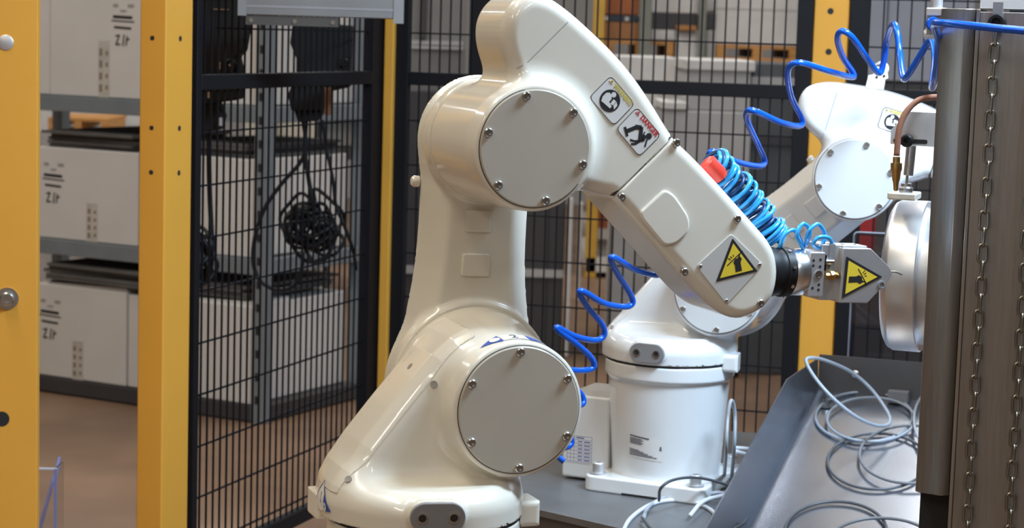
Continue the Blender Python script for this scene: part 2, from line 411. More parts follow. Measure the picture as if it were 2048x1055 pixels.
def stickers(fore, rot, cen):
    """the WARNING and DANGER stickers on the forearm face"""
    h = .0508; ang = R_(-46.6)
    def place(o): return o
    def sq(px): return [t3(x, y, h) for x, y in px]
    S1 = sq([(1221.5, 150), (1270, 207.5), (1227.5, 252), (1177.5, 194.5)]); S2 = sq([(1274, 213), (1322, 270), (1278.5, 313.5), (1231.5, 257)])
    for k, S in enumerate((S1, S2)):
        out = rpoly(S, .006); inn = inset(out, .965)
        st = flat('warning_sticker' if k == 0 else 'danger_sticker', [out], (0, 0, 0), EU, EV, EW, h, STWHITE, fore, .0003)
        flat('sticker_border', ringpoly(out, inn), (0, 0, 0), EU, EV, EW, h+.0003, INK, st, .0002)
        S = [np.array(p) for p in S]; ex = S[1]-S[0]; ey = S[0]-S[3]; ex_, ey_ = np.linalg.norm(ex), np.linalg.norm(ey); exn, eyn = ex/ex_, ey/ey_
        def q(a, b): return S[3]+ex*a+ey*b                      # unit coordinates on the sticker, b up towards the word
        an = math.atan2(exn[1], exn[0]); mt = STGOLD if k == 0 else STRED
        mb = MB(); add_text(mb, 'WARNING' if k == 0 else 'DANGER', .0082, q(.60, .885), an, EU, EV, EW, h+.0006, .74 if k == 0 else .86, .00035)
        mb.build('lettering', mt, st)
        tri = [q(.07, .83), q(.21, .83), q(.14, .965)]
        flat('alert_triangle', [tri], (0, 0, 0), EU, EV, EW, h+.0003, mt, st, .0003)
        flat('alert_triangle_inset', [inset(tri, .55)], (0, 0, 0), EU, EV, EW, h+.0006, STWHITE, st, .0002)
        flat('exclamation_mark', [bar(q(.14, .862), q(.14, .91), .0011)], (0, 0, 0), EU, EV, EW, h+.0008, INK, st, .0002)
        if k == 0:
            flat('pictogram_disc', [circ(q(.46, .44), .0122)], (0, 0, 0), EU, EV, EW, h+.0003, INK, st, .0003)
            flat('reader_figure', [circ(q(.42, .66), .0029), [q(.30, .60), q(.40, .60), q(.46, .50), q(.46, .40), q(.60, .36), q(.60, .28), q(.48, .26), q(.36, .24), q(.30, .22), q(.24, .36), q(.24, .52)]], (0, 0, 0), EU, EV, EW, h+.0006, STWHITE, st, .0002)
            flat('book', [[q(.50, .56), q(.585, .58), q(.605, .42), q(.52, .38)], [q(.60, .58), q(.69, .52), q(.70, .36), q(.62, .42)]], (0, 0, 0), EU, EV, EW, h+.0006, STWHITE, st, .0002)
        else:
            g = [bar(q(.14, .26), q(.36, .12), .003), bar(q(.25, .2), q(.36, .52), .0044), bar(q(.34, .52), q(.48, .66), .0052), bar(q(.46, .68), q(.68, .36), .0046),
                 bar(q(.62, .66), q(.66, .50), .0014), bar(q(.66, .50), q(.73, .42), .0018), bar(q(.70, .60), q(.74, .40), .0042), bar(q(.74, .42), q(.60, .20), .0026), bar(q(.60, .20), q(.48, .12), .0022), bar(q(.70, .36), q(.66, .16), .0024), bar(q(.66, .16), q(.58, .05), .0022), bar(q(.80, .56), q(.90, .34), .0018), circ(q(.78, .665), .0036, 14)]
            flat('crush_pictogram', g, (0, 0, 0), EU, EV, EW, h+.0003, INK, st, .0003)
    return fore

def hand_sign(parent, tri, h, ex, ey, ez, flip, o=(0, 0, 0)):
    """yellow triangle with a black edge and a cut-hand pictogram; tri[0] is the apex, tri[1], tri[2] the base"""
    T = [np.array(p, float) for p in tri]
    s = flat('warning_triangle', [rpoly(T, .0012, 2)], o, ex, ey, ez, h, INK, parent, .0004)
    flat('yellow_field', [inset(T, .80)], o, ex, ey, ez, h+.0004, STYEL, s, .0002)
    b = (T[1]+T[2])/2; up = T[0]-b; rt = (T[2]-T[1])
    def q(a, c): return b+rt*a*(-1 if flip else 1)+up*c
    W = np.linalg.norm(rt)
    g = [[q(-.02, .12), q(.13, .12), q(.12, .34), q(.16, .42), q(.12, .5), q(.07, .47), q(.0, .46), q(-.05, .38), q(-.02, .30)], bar(q(-.2, .34), q(.2, .62), W*.022),
         bar(q(.08, .46), q(.13, .57), W*.025), bar(q(-.16, .52), q(-.10, .47), W*.018), bar(q(-.10, .56), q(-.07, .50), W*.018), bar(q(-.03, .58), q(-.03, .53), W*.018)]
    flat('cut_hand_pictogram', g, o, ex, ey, ez, h+.0006, INK, s, .0002)
    return s

def oval_plate(root):
    a = R_(-11); ez = (math.sin(a), -math.cos(a), 0); ex = (math.cos(a), math.sin(a), 0)
    ov = [(.0135+.0155*math.cos(t), .0155*math.sin(t)) for t in np.linspace(-math.pi/2, math.pi/2, 14)]+[(-.0135+.0155*math.cos(t), .0155*math.sin(t)) for t in np.linspace(math.pi/2, 1.5*math.pi, 14)]
    o = MB().prism(ov, (0, 0, .2145), ex, EV, ez, .1075, .1135).build('oval_port_plate', DKGREY, root, bevel=.001)
    for s in (-1, 1):
        c = V((0, 0, .2145))+V(ex)*(.0165*s)+V(ez)*.1133
        MB().lathe([(.0062, 0), (.0062, .0012), (.0042, .0014), (.0042, -.004)], c, ez, 18, cap=False).build('port_ring', STEEL, o, smooth=True)
        MB().lathe([(.0043, 0), (.0042, .0004), (.0001, .0004)], c, ez, 18).build('port_hole', HOLE, o)

def curved(name, polys, fn, mt, parent):
    """thin print laid over a curved shell: fn maps (a, b) to a point"""
    mb = MB()
    for P in polys:
        P = [np.array(p, float) for p in P]; n = len(P); c = np.mean(P, 0); K = 4
        for i in range(n):
            A, B = P[i], P[(i+1) % n]; rows = []
            for k in range(K+1):
                rows.append([fn(*(c+(A-c)*k/K+(B-A)*(k/K)*(j/K))) for j in range(K+1)])
            vs = [p for r in rows for p in r]; m_ = K+1
            mb.add(vs, [(a*m_+b, a*m_+b+1, (a+1)*m_+b+1, (a+1)*m_+b) for a in range(K) for b in range(K)])
    return mb.build(name, mt, parent, smooth=True)

def robot(O, th, a1, a3, label, base_rot, front):
    root = empty('industrial_robot', tuple(O), R_(th), label, 'robot arm', 'pair of white industrial robot arms')
    # pedestal
    b = link_mesh('base_column', nets('base'), PAINT['body'], root)
    MB().lathe([(.1050, .1895), (.1050, .1952)], n=96).build('turret_gap', HOLE, root)
    br = R_(base_rot-th)
    fl = rpoly([(-.104, -.106), (.104, -.106), (.104, -.06), (.092, -.03), (.092, .03), (.104, .06), (.104, .106), (-.104, .106), (-.104, .06), (-.092, .03), (-.092, -.03), (-.104, -.06)], .018)
    fo = MB().prism(fl, (0, 0, 0), (1, 0, 0), (0, 1, 0), (0, 0, 1), BZ, BZ+.026).build('base_flange', PAINT['body'], root, bevel=.004, seg=3); fo.rotation_euler = (0, 0, br)
    for sx in (-1, 1):
        for sy in (-1, 1):
            p = (sx*.084, sy*.088, BZ+.026)
            MB().lathe([(.014, 0), (.014, .003), (.0095, .003), (.0098, .018), (.0085, .0195), (.0055, .0195), (.005, .010), (.0001, .010)], p, (0, 0, 1), 24, cap=False).build('anchor_bolt', ALUM, fo, smooth=True)
    MB().bx(-.035, .055, -.1063, -.10, BZ, BZ+.004).build('flange_slot', HOLE, fo)
    cb = MB().bx(-.168, -.085, -.046, .085, BZ+.004, .122).build('connector_box', PAINT['body'], root, bevel=.005, seg=3); cb.rotation_euler = (0, 0, br)
    # data table on the connector box
    lb = MB().prism([(-.160, .022), (-.112, .022), (-.112, .070), (-.160, .070)], (0, -.0462, -.014), (1, 0, 0), (0, 0, 1), (0, -1, 0), 0, .0004).build('data_table_label', STWHITE, cb)
    g = []
    for i in range(8): g.append(bar((-.158, .024+i*.0062), (-.114, .024+i*.0062), .0005))
    for x in (-.158, -.152, -.146, -.114): g.append(bar((x, .024), (x, .0674), .0005))
    for i in range(6):
        for (x0, x1) in ((-.139, -.131), (-.128, -.117)):
            g.append(bar((x0, .0272+i*.0062), (x1, .0272+i*.0062), .0016))
    g.append(bar((-.142, .0645), (-.128, .0645), .0018))
    flat('table_print', g, (0, -.0466, -.014), (1, 0, 0), (0, 0, 1), (0, -1, 0), 0, STBLUE, lb, .0002)
    # rating label wrapped on the column (its code squares left off)
    def onbase(a, z):                      # a: arc metres to the right of the viewer-facing side
        r = float(np.interp(z, [BZ, .01, .10, .160, .19], [.094, .0895, .0955, .0995, .1005]))+.0006; q = br+R_(10)-math.pi/2+a/.098
        return (r*math.cos(q), r*math.sin(q), z)
    def onbase2(a, z): p = onbase(a, z); return (p[0]*1.004, p[1]*1.004, p[2])
    curved('rating_label', [[(-.052, .040), (.012, .036), (.012, .072), (-.052, .078)]], onbase, STWHITE, b)
    g = [bar((-.049, .0755), (-.012, .0725), .0024)]
    for i in range(5): g.append(bar((-.049, .0715-i*.0021), (-.026+.004*(i % 2), .0700-i*.0021), .0012))
    for i in range(5): g.append(bar((-.050, .0535-i*.0024), (-.030+.008*i, .0515-i*.0024), .0012))
    g += [bar((.006, .056), (.010, .0557), .0022), bar((.0065, .0595), (.0095, .0592), .004)]
    curved('rating_print', g, onbase2, mat('label_grey_ink', (.10, .10, .13), .6), b)
    # turret, neck and shoulder
    link_mesh('turret', nets('turret'), PAINT['body'], root)
    nc = link_mesh('neck_cover', nets('neckcover'), PAINT['body'], root)
    oval_plate(root)
    for (x, y) in [(821, 733), (868, 768), (697, 958)]:
        d = ray(x, y); d = d/np.linalg.norm(d); du, dw, dv = d @ FR.u, d @ FR.w, d[2]; c0 = cC-FR.O; p = np.array([c0 @ FR.u, c0[2], c0 @ FR.w]); dd = np.array([du, dv, dw]); t = 1.6
        for _ in range(60):
            q = p+dd*t; t += float(f_turret(*[np.array([c]) for c in q])[0])*.8
        q = p+dd*t; e = 1e-3; nr = np.array([float(f_turret(*[np.array([c]) for c in q+e*I])[0]-f_turret(*[np.array([c]) for c in q-e*I])[0]) for I in np.eye(3)]); nr /= np.linalg.norm(nr)
        MB().lathe([(.0040, .0), (.0040, .0014), (.0001, .0012)], L(*q), L(*nr), 14).build('cover_notch', mat('notch_shade', (.30, .28, .25), .7), nc)
    def hou(phi, w):                       # on the flared shoulder housing
        r = float(np.interp(w, [-.09, -.05, -.01, .03, .055, .066], [.092, .0875, .081, .0765, .0745, .0738]))+.0007
        return L(J2[0]+r*math.cos(phi), J2[1]+r*math.sin(phi), w)
    PI = math.pi
    def hp(a, w): return hou(R_(a), w)
    s2 = curved('axis_label', [[(101, .036), (101, .054), (79, .054), (79, .036)]], hp, STWHITE, root)
    curved('axis_arrow', [[(121, .047), (102, .034), (102, .056)]], hp, STBLUE, s2); curved('axis_arrow', [[(78, .034), (78, .056), (60, .045)]], hp, STBLUE, s2)
    def hp2(a, w): p = hou(R_(a), w); c = np.array([J2[0], p[1], J2[1]]); return tuple(c+(np.array(p)-c)*1.006)
    curved('arrow_dot', [[(107+4.6*math.cos(t), .0455+.006*math.sin(t)) for t in np.linspace(0, 2*PI, 12, endpoint=False)]], hp2, STWHITE, s2)
    n2 = [bar((96, .049), (93, .051), .0028)]
    vs, fs = text_mesh('2', .018); mb = MB(); mb.add([hp2(90-x*800, .0455-y) for x, y, z in vs], fs); mb.build('digit', INK, s2)
    def tur(a, z, k=.0008):
        q = R_(a); key = (round(a, 3), round(z, 5))
        if key not in TURR:
            r = .107
            for _ in range(5): r -= float(f_turret(np.array([r*math.sin(q)]), np.array([z]), np.array([r*math.cos(q)]))[0])*.9
            TURR[key] = r
        r = TURR[key]+k; return (r*math.sin(q), -r*math.cos(q), z)
    a0 = -100
    s1 = curved('axis_label', [[(a0-9, 0.2080), (a0+2, 0.2305), (a0+9, 0.2195), (a0+9, 0.2005), (a0+2, 0.1985)]], tur, STWHITE, root)
    curved('axis_arrow', [[(a0+9, 0.2010), (a0+9, 0.2210), (a0+20, 0.2040)]], lambda a, z: tur(a, z, .0009), STBLUE, s1)
    curved('arrow_dot', [[(a0+12.4+2.4*math.cos(t), 0.2065+.0048*math.sin(t)) for t in np.linspace(0, 2*PI, 12, endpoint=False)]], lambda a, z: tur(a, z, .0014), STWHITE, s1)
    curved('label_edge', [[(a0-9, 0.2075), (a0-9, 0.2090), (a0+2, 0.2313), (a0+3, 0.2310)], [(a0+2, 0.2313), (a0+3, 0.2310), (a0+9.6, 0.2200), (a0+9, 0.2195)]], lambda a, z: tur(a, z, .0012), STBLUE, s1)
    vs, fs = text_mesh('1', .017); mb = MB(); mb.add([tur(a0+3.5+math.degrees(x/.107), 0.2130+y, .0013) for x, y, z in vs], fs); mb.build('digit', INK, s1)
    vs, fs = text_mesh('+', .010); mb = MB(); mb.add([tur(a0+12.4+math.degrees(x/.107), 0.2065+y, .0018) for x, y, z in vs], fs); mb.build('plus_sign', INK, s1)
    disc_cover(root, 'shoulder_cover', J2, .0690, 0, 31, 'd2')
    # lower arm
    la = link_mesh('lower_arm', nets('lower'), PAINT['body'], root); la.location = L(J2[0], J2[1], 0); la.rotation_euler = (0, -a1, 0)
    for (cu, cv, wu, hv) in [(-.004, .188, .0155, .0122), (-.004, .138, .0170, .0128)]:
        pad = rpoly([(cu-wu, cv-hv), (cu+wu, cv-hv), (cu+wu*.95, cv+hv), (cu-wu*.95, cv+hv)], .003)
        MB().prism(pad, (0, 0, 0), EU, EV, EW, -.088, -.0812).build('raised_pad', PAINT['body'], la, bevel=.0016, seg=3)
    MB().lathe([(.0065, 0), (.0065, .006), (.0045, .0085), (.0001, .009)], L(-.066, .228, -.118), (-1, 0, 0), 16, cap=False).build('side_plug', PAINT['body'], la, smooth=True)
    # forearm
    c3 = J2+ARM*np.array([-math.sin(a1), math.cos(a1)])
    fa = link_mesh('forearm', nets('fore'), PAINT['body'], root); fa.location = L(c3[0], c3[1], 0); fa.rotation_euler = (0, -a3, 0)
    disc_cover(root, 'elbow_cover', c3, .0625, a3, 43, 'd3')
    stickers(fa, a3, c3)
    # fine seam of the rear end cap
    sm = [t3(x, y, .0507) for x, y in [(1032, 137), (1052, 128), (1136, 44)]]
    flat('cap_seam', [bar(sm[0], sm[1], .0007), bar(sm[1], sm[2], .0007)], (0, 0, 0), EU, EV, EW, .0504, DKGREY, fa, .0003)
    fc = link_mesh('forearm_cover', nets('cover'), PAINT['body'], root); fc.location = fa.location; fc.rotation_euler = fa.rotation_euler
    for x, y in [(1237, 391), (1366, 545), (1523, 610), (1475, 436), (1350, 279)]:
        p = t3(x, y, .0525); p = p+(np.mean(LOWER, 0)-p)*.03
        screw(fc, L(p[0], p[1], .0520), (0, -1, 0), r=.0046)
    pad = rpoly([t3(x, y, .055) for x, y in [(1330, 377), (1350, 390), (1379, 434), (1380, 462), (1352, 488), (1328, 492), (1283, 438), (1279, 424)]], .010)
    MB().prism(pad, (0, 0, 0), EU, EV, EW, .050, .0560).build('raised_pad', PAINT['body'], fc, bevel=.003, seg=4)
    gap = [t3(x, y, .047) for x, y in [(1342, 272), (1224, 392)]]
    MB().box(L(*((gap[0]+gap[1])/2), -.001), (np.linalg.norm(gap[0]-gap[1])*.97, .100, .0012), Matrix.Rotation(-math.atan2(*(gap[0]-gap[1])[::-1]), 3, 'Y')).build('cover_gap', HOLE, fc)
    pl = rpoly([t3(x, y, .054) for x, y in [(1463, 467), (1527, 529), (1454, 609), (1393, 532)]], .004)
    sp = MB().prism(pl, (0, 0, 0), EU, EV, EW, .051, .0538).build('sign_plate', PLATE, root, bevel=.0005); sp.location = fa.location; sp.rotation_euler = fa.rotation_euler
    hand_sign(sp, [t3(x, y, .054) for x, y in [(1465, 476), (1432, 563), (1515, 542)]], .0539, EU, EV, EW, False)
    for x, y in [(1401, 532), (1453, 601), (1519, 529)]:
        p = t3(x, y, .054); screw(sp, L(p[0], p[1], .0537), (0, -1, 0), r=.0021, h=.0012)
    return root, c3

PAINT.update(body=CREAM, disc=DISC)
frobot, J3f = robot(FO, 21, A1F, 0.0, 'cream robot arm in front, elbow up, gripper pointing right', 21, True)
RO = at(1340, 713, 3.25); RO[2] = TABZ-BZ; RTH = -13
RR = Frame(RO, RTH); q2 = RR.loc(1430, 575, DW); q3 = RR.loc(1705, 352, DW)
A1R = -math.atan2(q3[0]-q2[0], q3[1]-q2[1])
PAINT.update(body=mat('cool_lit_enamel', (0.70, 0.712, 0.715), 0.32, var=0.02, coat=0.8), disc=mat('cool_lit_cover_plate', (0.60, 0.61, 0.61), 0.42, var=0.02))  # the rear arm's cooler, brighter light is put into these two colours
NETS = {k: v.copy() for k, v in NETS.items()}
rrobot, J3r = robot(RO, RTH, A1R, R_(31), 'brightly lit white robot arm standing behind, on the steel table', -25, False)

# ================================================================== gripper on the front robot
def FL(x, y, w): return FR.loc(x, y, w)
gr = empty('gripper', tuple(FO), R_(21), 'silver and black gripper head with yellow hand sign on front robot', 'gripper')
gA = FL(1538, 543, 0.0); gB = FL(1700, 545, 0.0); gd = (gB-gA)/np.linalg.norm(gB-gA); gn = np.array([-gd[1], gd[0]])
def GP(a, b, w): p = gA+gd*a+gn*b; return L(p[0], p[1], w)       # a along the tool axis, b up, w towards the viewer
GX = (gd[0], 0, gd[1]); GY = (gn[0], 0, gn[1]); GZ = (0, -1, 0)
def gprism(poly, w0, w1): return MB().prism(poly, GP(0, 0, 0), GX, GY, GZ, w0, w1)
def gbox(a0, a1, b0, b1, w0, w1): return gprism([(a0, b0), (a1, b0), (a1, b1), (a0, b1)], w0, w1)
MB().lathe([(.0285, -.012), (.0285, .004), (.0272, .006), (.0272, .012), (.0288, .013), (.0288, .022), (.027, .0235)], GP(0, 0, 0), GX, 48).build('wrist_flange', BLKRUB, gr, smooth=True)
for k in range(8):
    q = 2*math.pi*k/8+.3; MB().lathe([(.0022, 0), (.0022, .0015), (.0001, .0015)], GP(.0178, .0286*math.sin(q), .0286*math.cos(q)), V(GY)*math.sin(q)+V(GZ)*math.cos(q), 10).build('flange_screw', STEEL, gr, smooth=True)
MB().lathe([(.0262, .0235), (.0270, .025), (.0270, .040), (.0262, .0415)], GP(0, 0, 0), GX, 48).build('adapter_ring', ALU, gr, smooth=True)
b1 = gbox(.0415, .061, -.026, .0255, -.022, .020).build('mounting_block', ALUM, gr, bevel=.0012)
for (a, b) in [(.046, .016), (.046, .010), (.055, .017), (.055, .009), (.047, -.016), (.055, -.012), (.055, -.018)]:
    MB().lathe([(.0017, 0), (.0017, .0006), (.0001, .0006)], GP(a, b, .0196), GZ, 12).build('threaded_hole', HOLE, b1)
MB().lathe([(.0048, 0), (.0048, .0012), (.0036, .0012), (.0034, .0006), (.0001, .0006)], GP(.0535, .0, .020), GZ, 18).build('socket_screw', STEEL, b1, smooth=True)
gbox(.0635, .0655, .004, .022, -.018, .016).build('spacer_shim', BLKRUB, gr)
b2 = gbox(.061, .087, -.031, .034, -.026, .012).build('jaw_body', ALUM, gr, bevel=.0012)
gbox(.070, .078, .005, .0345, .004, .0126).build('jaw_groove', DKGREY, b2)
bf = MB().lathe([(.0032, 0), (.0032, .006), (.0055, .006), (.0055, .011), (.0042, .012), (.0042, .016)], GP(.066, -.002, .014), GX, 6).build('brass_fitting', BRASS, gr)
MB().lathe([(.0026, 0), (.0026, .006)], GP(.076, -.002, .018), GZ, 12).build('fitting_nipple', BRASS, bf, smooth=True)
MB().lathe([(.0032, 0), (.0032, .010), (.001, .011)], GP(.064, .014, .016), GX, 12).build('hex_spacer', STEEL, gr, smooth=True)
pl = gprism([(.084, -.033), (.122, -.033), (.1465, -.008), (.1525, .002), (.1475, .010), (.121, .031), (.084, .031)], -.020, .020).build('sign_jaw', ALUM, gr, bevel=.0012)
tp = gprism([(.086, .031), (.118, .031), (.118, .0335), (.086, .0335)], -.016, .016).build('jaw_cap', ALUM, gr, bevel=.0008)
for a in (.092, .110): screw(pl, GP(a, .0335, .004), GY, r=.003, h=.001)
MB().lathe([(.0052, 0), (.0052, .0012), (.0032, .0014), (.003, .0003), (.0001, .0003)], GP(.1385, -.0115, .0199), GZ, 18).build('pivot_bolt', DKGREY, pl, smooth=True)
hand_sign(pl, [(.1385, -.002), (.0885, .0215), (.0868, -.0275)], .0202, GX, GY, GZ, False, GP(0, 0, 0))
MB().tube([GP(.150, .002, .0), GP(.170, .0015, .0), GP(.1775, -.0015, .0)], .0011, 8).build('needle', STEEL, gr, smooth=True)

# light blue coiled hose along the forearm
def FP(x, y, w): p = FR.loc(x, y, w); return np.array(FR.wpt(p[0], p[1], w))
axis_pts = catmull([FP(1418, 322, -.030), FP(1446, 346, -.032), FP(1480, 385, -.034), FP(1511, 425, -.034), FP(1532, 460, -.032), FP(1548, 482, -.03)], 40)
co = []; n = len(axis_pts); turns = 19
for i, p in enumerate(axis_pts):
    t = i/(n-1); a = axis_pts[min(i+1, n-1)]-axis_pts[max(i-1, 0)]; a /= np.linalg.norm(a)
    e1 = np.cross(a, [0.25, 1, .1]); e1 /= np.linalg.norm(e1); e2 = np.cross(a, e1)
    ph = 2*math.pi*turns*t; rr = .0192+.0024*math.sin(t*23)+.0016*math.sin(t*61)+.0015*math.sin(t*137); rr *= (.80+.2*min(1, t*6))
    co.append(p+e1*rr*math.cos(ph)+e2*rr*math.sin(ph)+a*.004*math.sin(ph*.37))
loops = catmull([co[-1], FP(1560, 494, .0), FP(1568, 470, .004), FP(1588, 460, .0), FP(1603, 484, -.004), FP(1606, 496, .002), FP(1594, 468, .008), FP(1606, 447, .004), FP(1620, 462, .0), FP(1612, 490, .002), FP(1618, 462, .012), FP(1636, 448, .008), FP(1650, 470, .004), FP(1640, 494, .006), FP(1626, 488, .012), FP(1638, 474, .014), FP(1658, 476, .010), FP(1666, 490, .006)], 10)
fine = catmull(co, 3)
hose = MB().tube(fine+loops[1:], .0025, 7).build('coil_hose', LBLUE, None, smooth=True, auto=False)
tag(hose, 'light blue thin air hose wound in a tight coil along the front forearm', 'hose')
rc0, rc1 = FP(1412, 322, -.012), FP(1440, 352, -.010)
_ax = (rc1-rc0)/np.linalg.norm(rc1-rc0)
rc = MB().lathe([(.008, 0), (.0105, .002), (.0105, .022), (.0085, .0245), (.0085, .027)], rc0, _ax, 20).build('hose_clip', REDP, None, smooth=True)
tag(rc, 'small red plastic clip at the upper end of the light blue coil', 'clip')
co2 = []
for i, p in enumerate(axis_pts):
    t = i/(n-1); a = axis_pts[min(i+1, n-1)]-axis_pts[max(i-1, 0)]; a /= np.linalg.norm(a)
    e1 = np.cross(a, [0.25, 1, .1]); e1 /= np.linalg.norm(e1); e2 = np.cross(a, e1); ph = 2*math.pi*15*t+1.2; rr = .0150+.002*math.sin(t*31)
    co2.append(p+e1*rr*math.cos(ph)+e2*rr*math.sin(ph))
tag(MB().tube(catmull(co2, 3), .0024, 7).build('coil_hose', mat('coil_shade_blue', (.006, .05, .15), .35), None, smooth=True, auto=False), 'inner strand of the light blue coil, coloured dark for the shade between turns', 'hose')  # extra inner strand, coloured dark to read as shade between the turns

# dark blue spiral hose
HP = [(2600, 130, 2.20), (2400, 110, 2.26), (2200, 82, 2.31), (2070, 64, 2.34), (1990, 56, 2.35), (1930, 50, 2.36), (1880, 46, 2.38), (1868, 50, 2.42), (1876, 82, 2.46), (1874, 130, 2.50), (1868, 165, 2.54), (1864, 172, 2.60), (1870, 120, 2.68), (1862, 80, 2.72), (1838, 115, 2.74), (1815, 152, 2.76), (1806, 154, 2.80), (1800, 110, 2.86), (1793, 58, 2.88), (1785, 50, 2.92), (1774, 80, 2.98), (1767, 125, 3.0), (1758, 146, 3.0), (1735, 118, 2.98), (1705, 75, 2.95), (1684, 62, 2.95), (1675, 78, 2.97), (1686, 115, 3.02), (1706, 146, 3.05), (1702, 154, 3.04), (1660, 143, 2.98), (1610, 127, 2.94), (1585, 128, 2.94), (1575, 148, 2.96), (1583, 195, 3.0), (1604, 238, 3.03), (1598, 252, 3.02), (1560, 244, 2.97), (1510, 222, 2.93), (1494, 224, 2.94), (1496, 246, 2.97), (1517, 292, 3.01), (1529, 322, 3.03), (1518, 332, 3.01), (1475, 324, 2.96), (1432, 304, 2.92), (1418, 310, 2.92), (1428, 345, 2.95), (1452, 392, 3.0), (1450, 414, 3.0), (1405, 408, 2.96), (1352, 388, 2.92), (1338, 394, 2.92), (1350, 430, 2.96), (1372, 478, 3.0), (1364, 500, 3.0), (1330, 494, 2.96), (1300, 478, 2.92), (1292, 488, 2.92), (1310, 520, 2.96), (1322, 545, 2.99), (1306, 549, 2.99), (1268, 538, 2.95), (1230, 515, 2.91), (1222, 519, 2.91), (1236, 548, 2.94), (1260, 586, 2.98), (1265, 606, 2.99), (1248, 613, 2.98), (1208, 606, 2.94), (1168, 583, 2.90), (1159, 586, 2.90), (1176, 614, 2.93), (1204, 648, 2.97), (1208, 670, 2.98), (1190, 680, 2.97), (1150, 672, 2.93), (1117, 655, 2.90), (1116, 660, 2.90), (1150, 685, 2.93), (1180, 712, 2.96), (1188, 732, 2.97), (1170, 740, 2.96), (1130, 738, 2.92), (1098, 728, 2.90), (1096, 738, 2.90), (1130, 765, 2.94), (1160, 785, 2.96), (1166, 806, 2.96), (1140, 812, 2.94), (1100, 800, 2.90), (1090, 806, 2.90), (1110, 840, 2.94), (1140, 872, 2.96), (1140, 890, 2.96), (1112, 898, 2.94), (1104, 902, 2.93), (1116, 912, 2.93), (1128, 922, 2.93)]
pts = catmull([at(*p) for p in HP], 7)
bh = MB().tube(pts, .0047, 10).build('spiral_air_hose', BLUE, None, smooth=True, auto=False)
tag(bh, 'glossy dark blue spiral air hose looping across both robots', 'hose')
# white bracket on the rear robot that carries the hose
br_ = empty('hose_bracket', tuple(at(1752, 172, 3.06)), R_(RTH), 'small white clamp bracket carrying the dark blue hose on the rear robot', 'bracket')
MB().prism([(-.016, -.004), (.012, -.006), (.014, .010), (.018, .012), (.016, .026), (.0, .030), (-.004, .018), (-.012, .016)], (0, 0, 0), (1, 0, 0), (0, 0, 1), (0, -1, 0), -.012, .012).build('clamp_body', CREAM, br_, bevel=.0012)
MB().prism(ringpoly(circ((.006, .024), .012, 20), circ((.006, .024), .009, 20))[0], (0, 0, 0), (1, 0, 0), (0, 0, 1), (0, -1, 0), -.004, .004)
MB().lathe([(.0115, -.005), (.0115, .005), (.0085, .005), (.0085, -.005), (.0115, -.005)], (.006, 0, .026), (.3, 1, .2), 24, cap=False).build('clamp_ring', CREAM, br_, smooth=True)
for x, z in ((.001, .014), (.012, .016)):
    MB().lathe([(.0018, 0), (.0018, .0008), (.0001, .0008)], (x, -.012, z), (0, -1, 0), 10).build('clamp_screw', HOLE, br_)

# ================================================================== hall floor and far wall
fl = MB().bx(-9, 9, -4, 17, -.06, 0).build('floor', FLOORM); tag(fl, kind='structure')
w = MB().bx(-9, 9, 14.0, 14.2, 0, 6).build('wall_back', WALLM); tag(w, kind='structure')
w = MB().bx(-9.2, -9, -4, 14, 0, 6).build('wall_left', WALLM); tag(w, kind='structure')
w = MB().bx(9, 9.2, -4, 14, 0, 6).build('wall_right', WALLM); tag(w, kind='structure')
w = MB().bx(-9.2, 9.2, -4.2, -4, 0, 6).build('wall_front', WALLM); tag(w, kind='structure')

# ================================================================== steel table under the rear robot
ta = atz(1000, 999.5, TABZ); tb = atz(1242, 1055, TABZ); td = (tb-ta)/np.linalg.norm(tb-ta); tn = np.array([-td[1], td[0], 0])
tl = empty('robot_table', (ta[0], ta[1], 0), math.atan2(td[1], td[0]), 'grey steel table carrying the rear robot', 'table')
_tt = math.atan2(td[1], td[0])
def tl2(p): q = np.array(p)[:2]-ta[:2]; return (q[0]*math.cos(_tt)+q[1]*math.sin(_tt), -q[0]*math.sin(_tt)+q[1]*math.cos(_tt))
_w = lambda Y: (.385+.354*(Y-3.04)-.022, Y)                    # just left of the tray's side wall
_Yi = 3.0
for _ in range(30): _Yi = ta[1]+(_w(_Yi)[0]-ta[0])*td[1]/td[0]
tpoly = [tl2(_w(_Yi)), tl2(_w(3.60)), (.02, .80), (-.35, .60), (-.35, 0)]
MB().prism(tpoly, (0, 0, 0), (1, 0, 0), (0, 1, 0), (0, 0, 1), TABZ-.012, TABZ).build('table_top', TABLE, tl, bevel=.0015)
MB().bx(-.345, tpoly[0][0]-.02, .004, .02, TABZ-.11, TABZ-.0125).build('front_apron', TABLEEDGE, tl)
for p in ((-.32, .03), (-.32, .5), (tpoly[0][0]-.09, .03), (tpoly[1][0]-.10, tpoly[1][1]-.12)):
    MB().bx(p[0], p[0]+.05, p[1], p[1]+.05, 0, TABZ-.0125).build('leg', TABLEEDGE, tl)
pd = empty('robot_pedestal', (FO[0], FO[1], 0), R_(21), 'dark steel pedestal under the front robot', 'pedestal')
MB().bx(-.16, .16, -.16, .16, FO[2]+BZ-.025, FO[2]+BZ).build('top_plate', TABLE, pd, bevel=.002)
MB().bx(-.09, .09, -.09, .09, .02, FO[2]+BZ-.025).build('column', TABLEEDGE, pd)
MB().bx(-.18, .18, -.18, .18, 0, .02).build('foot_plate', TABLEEDGE, pd)

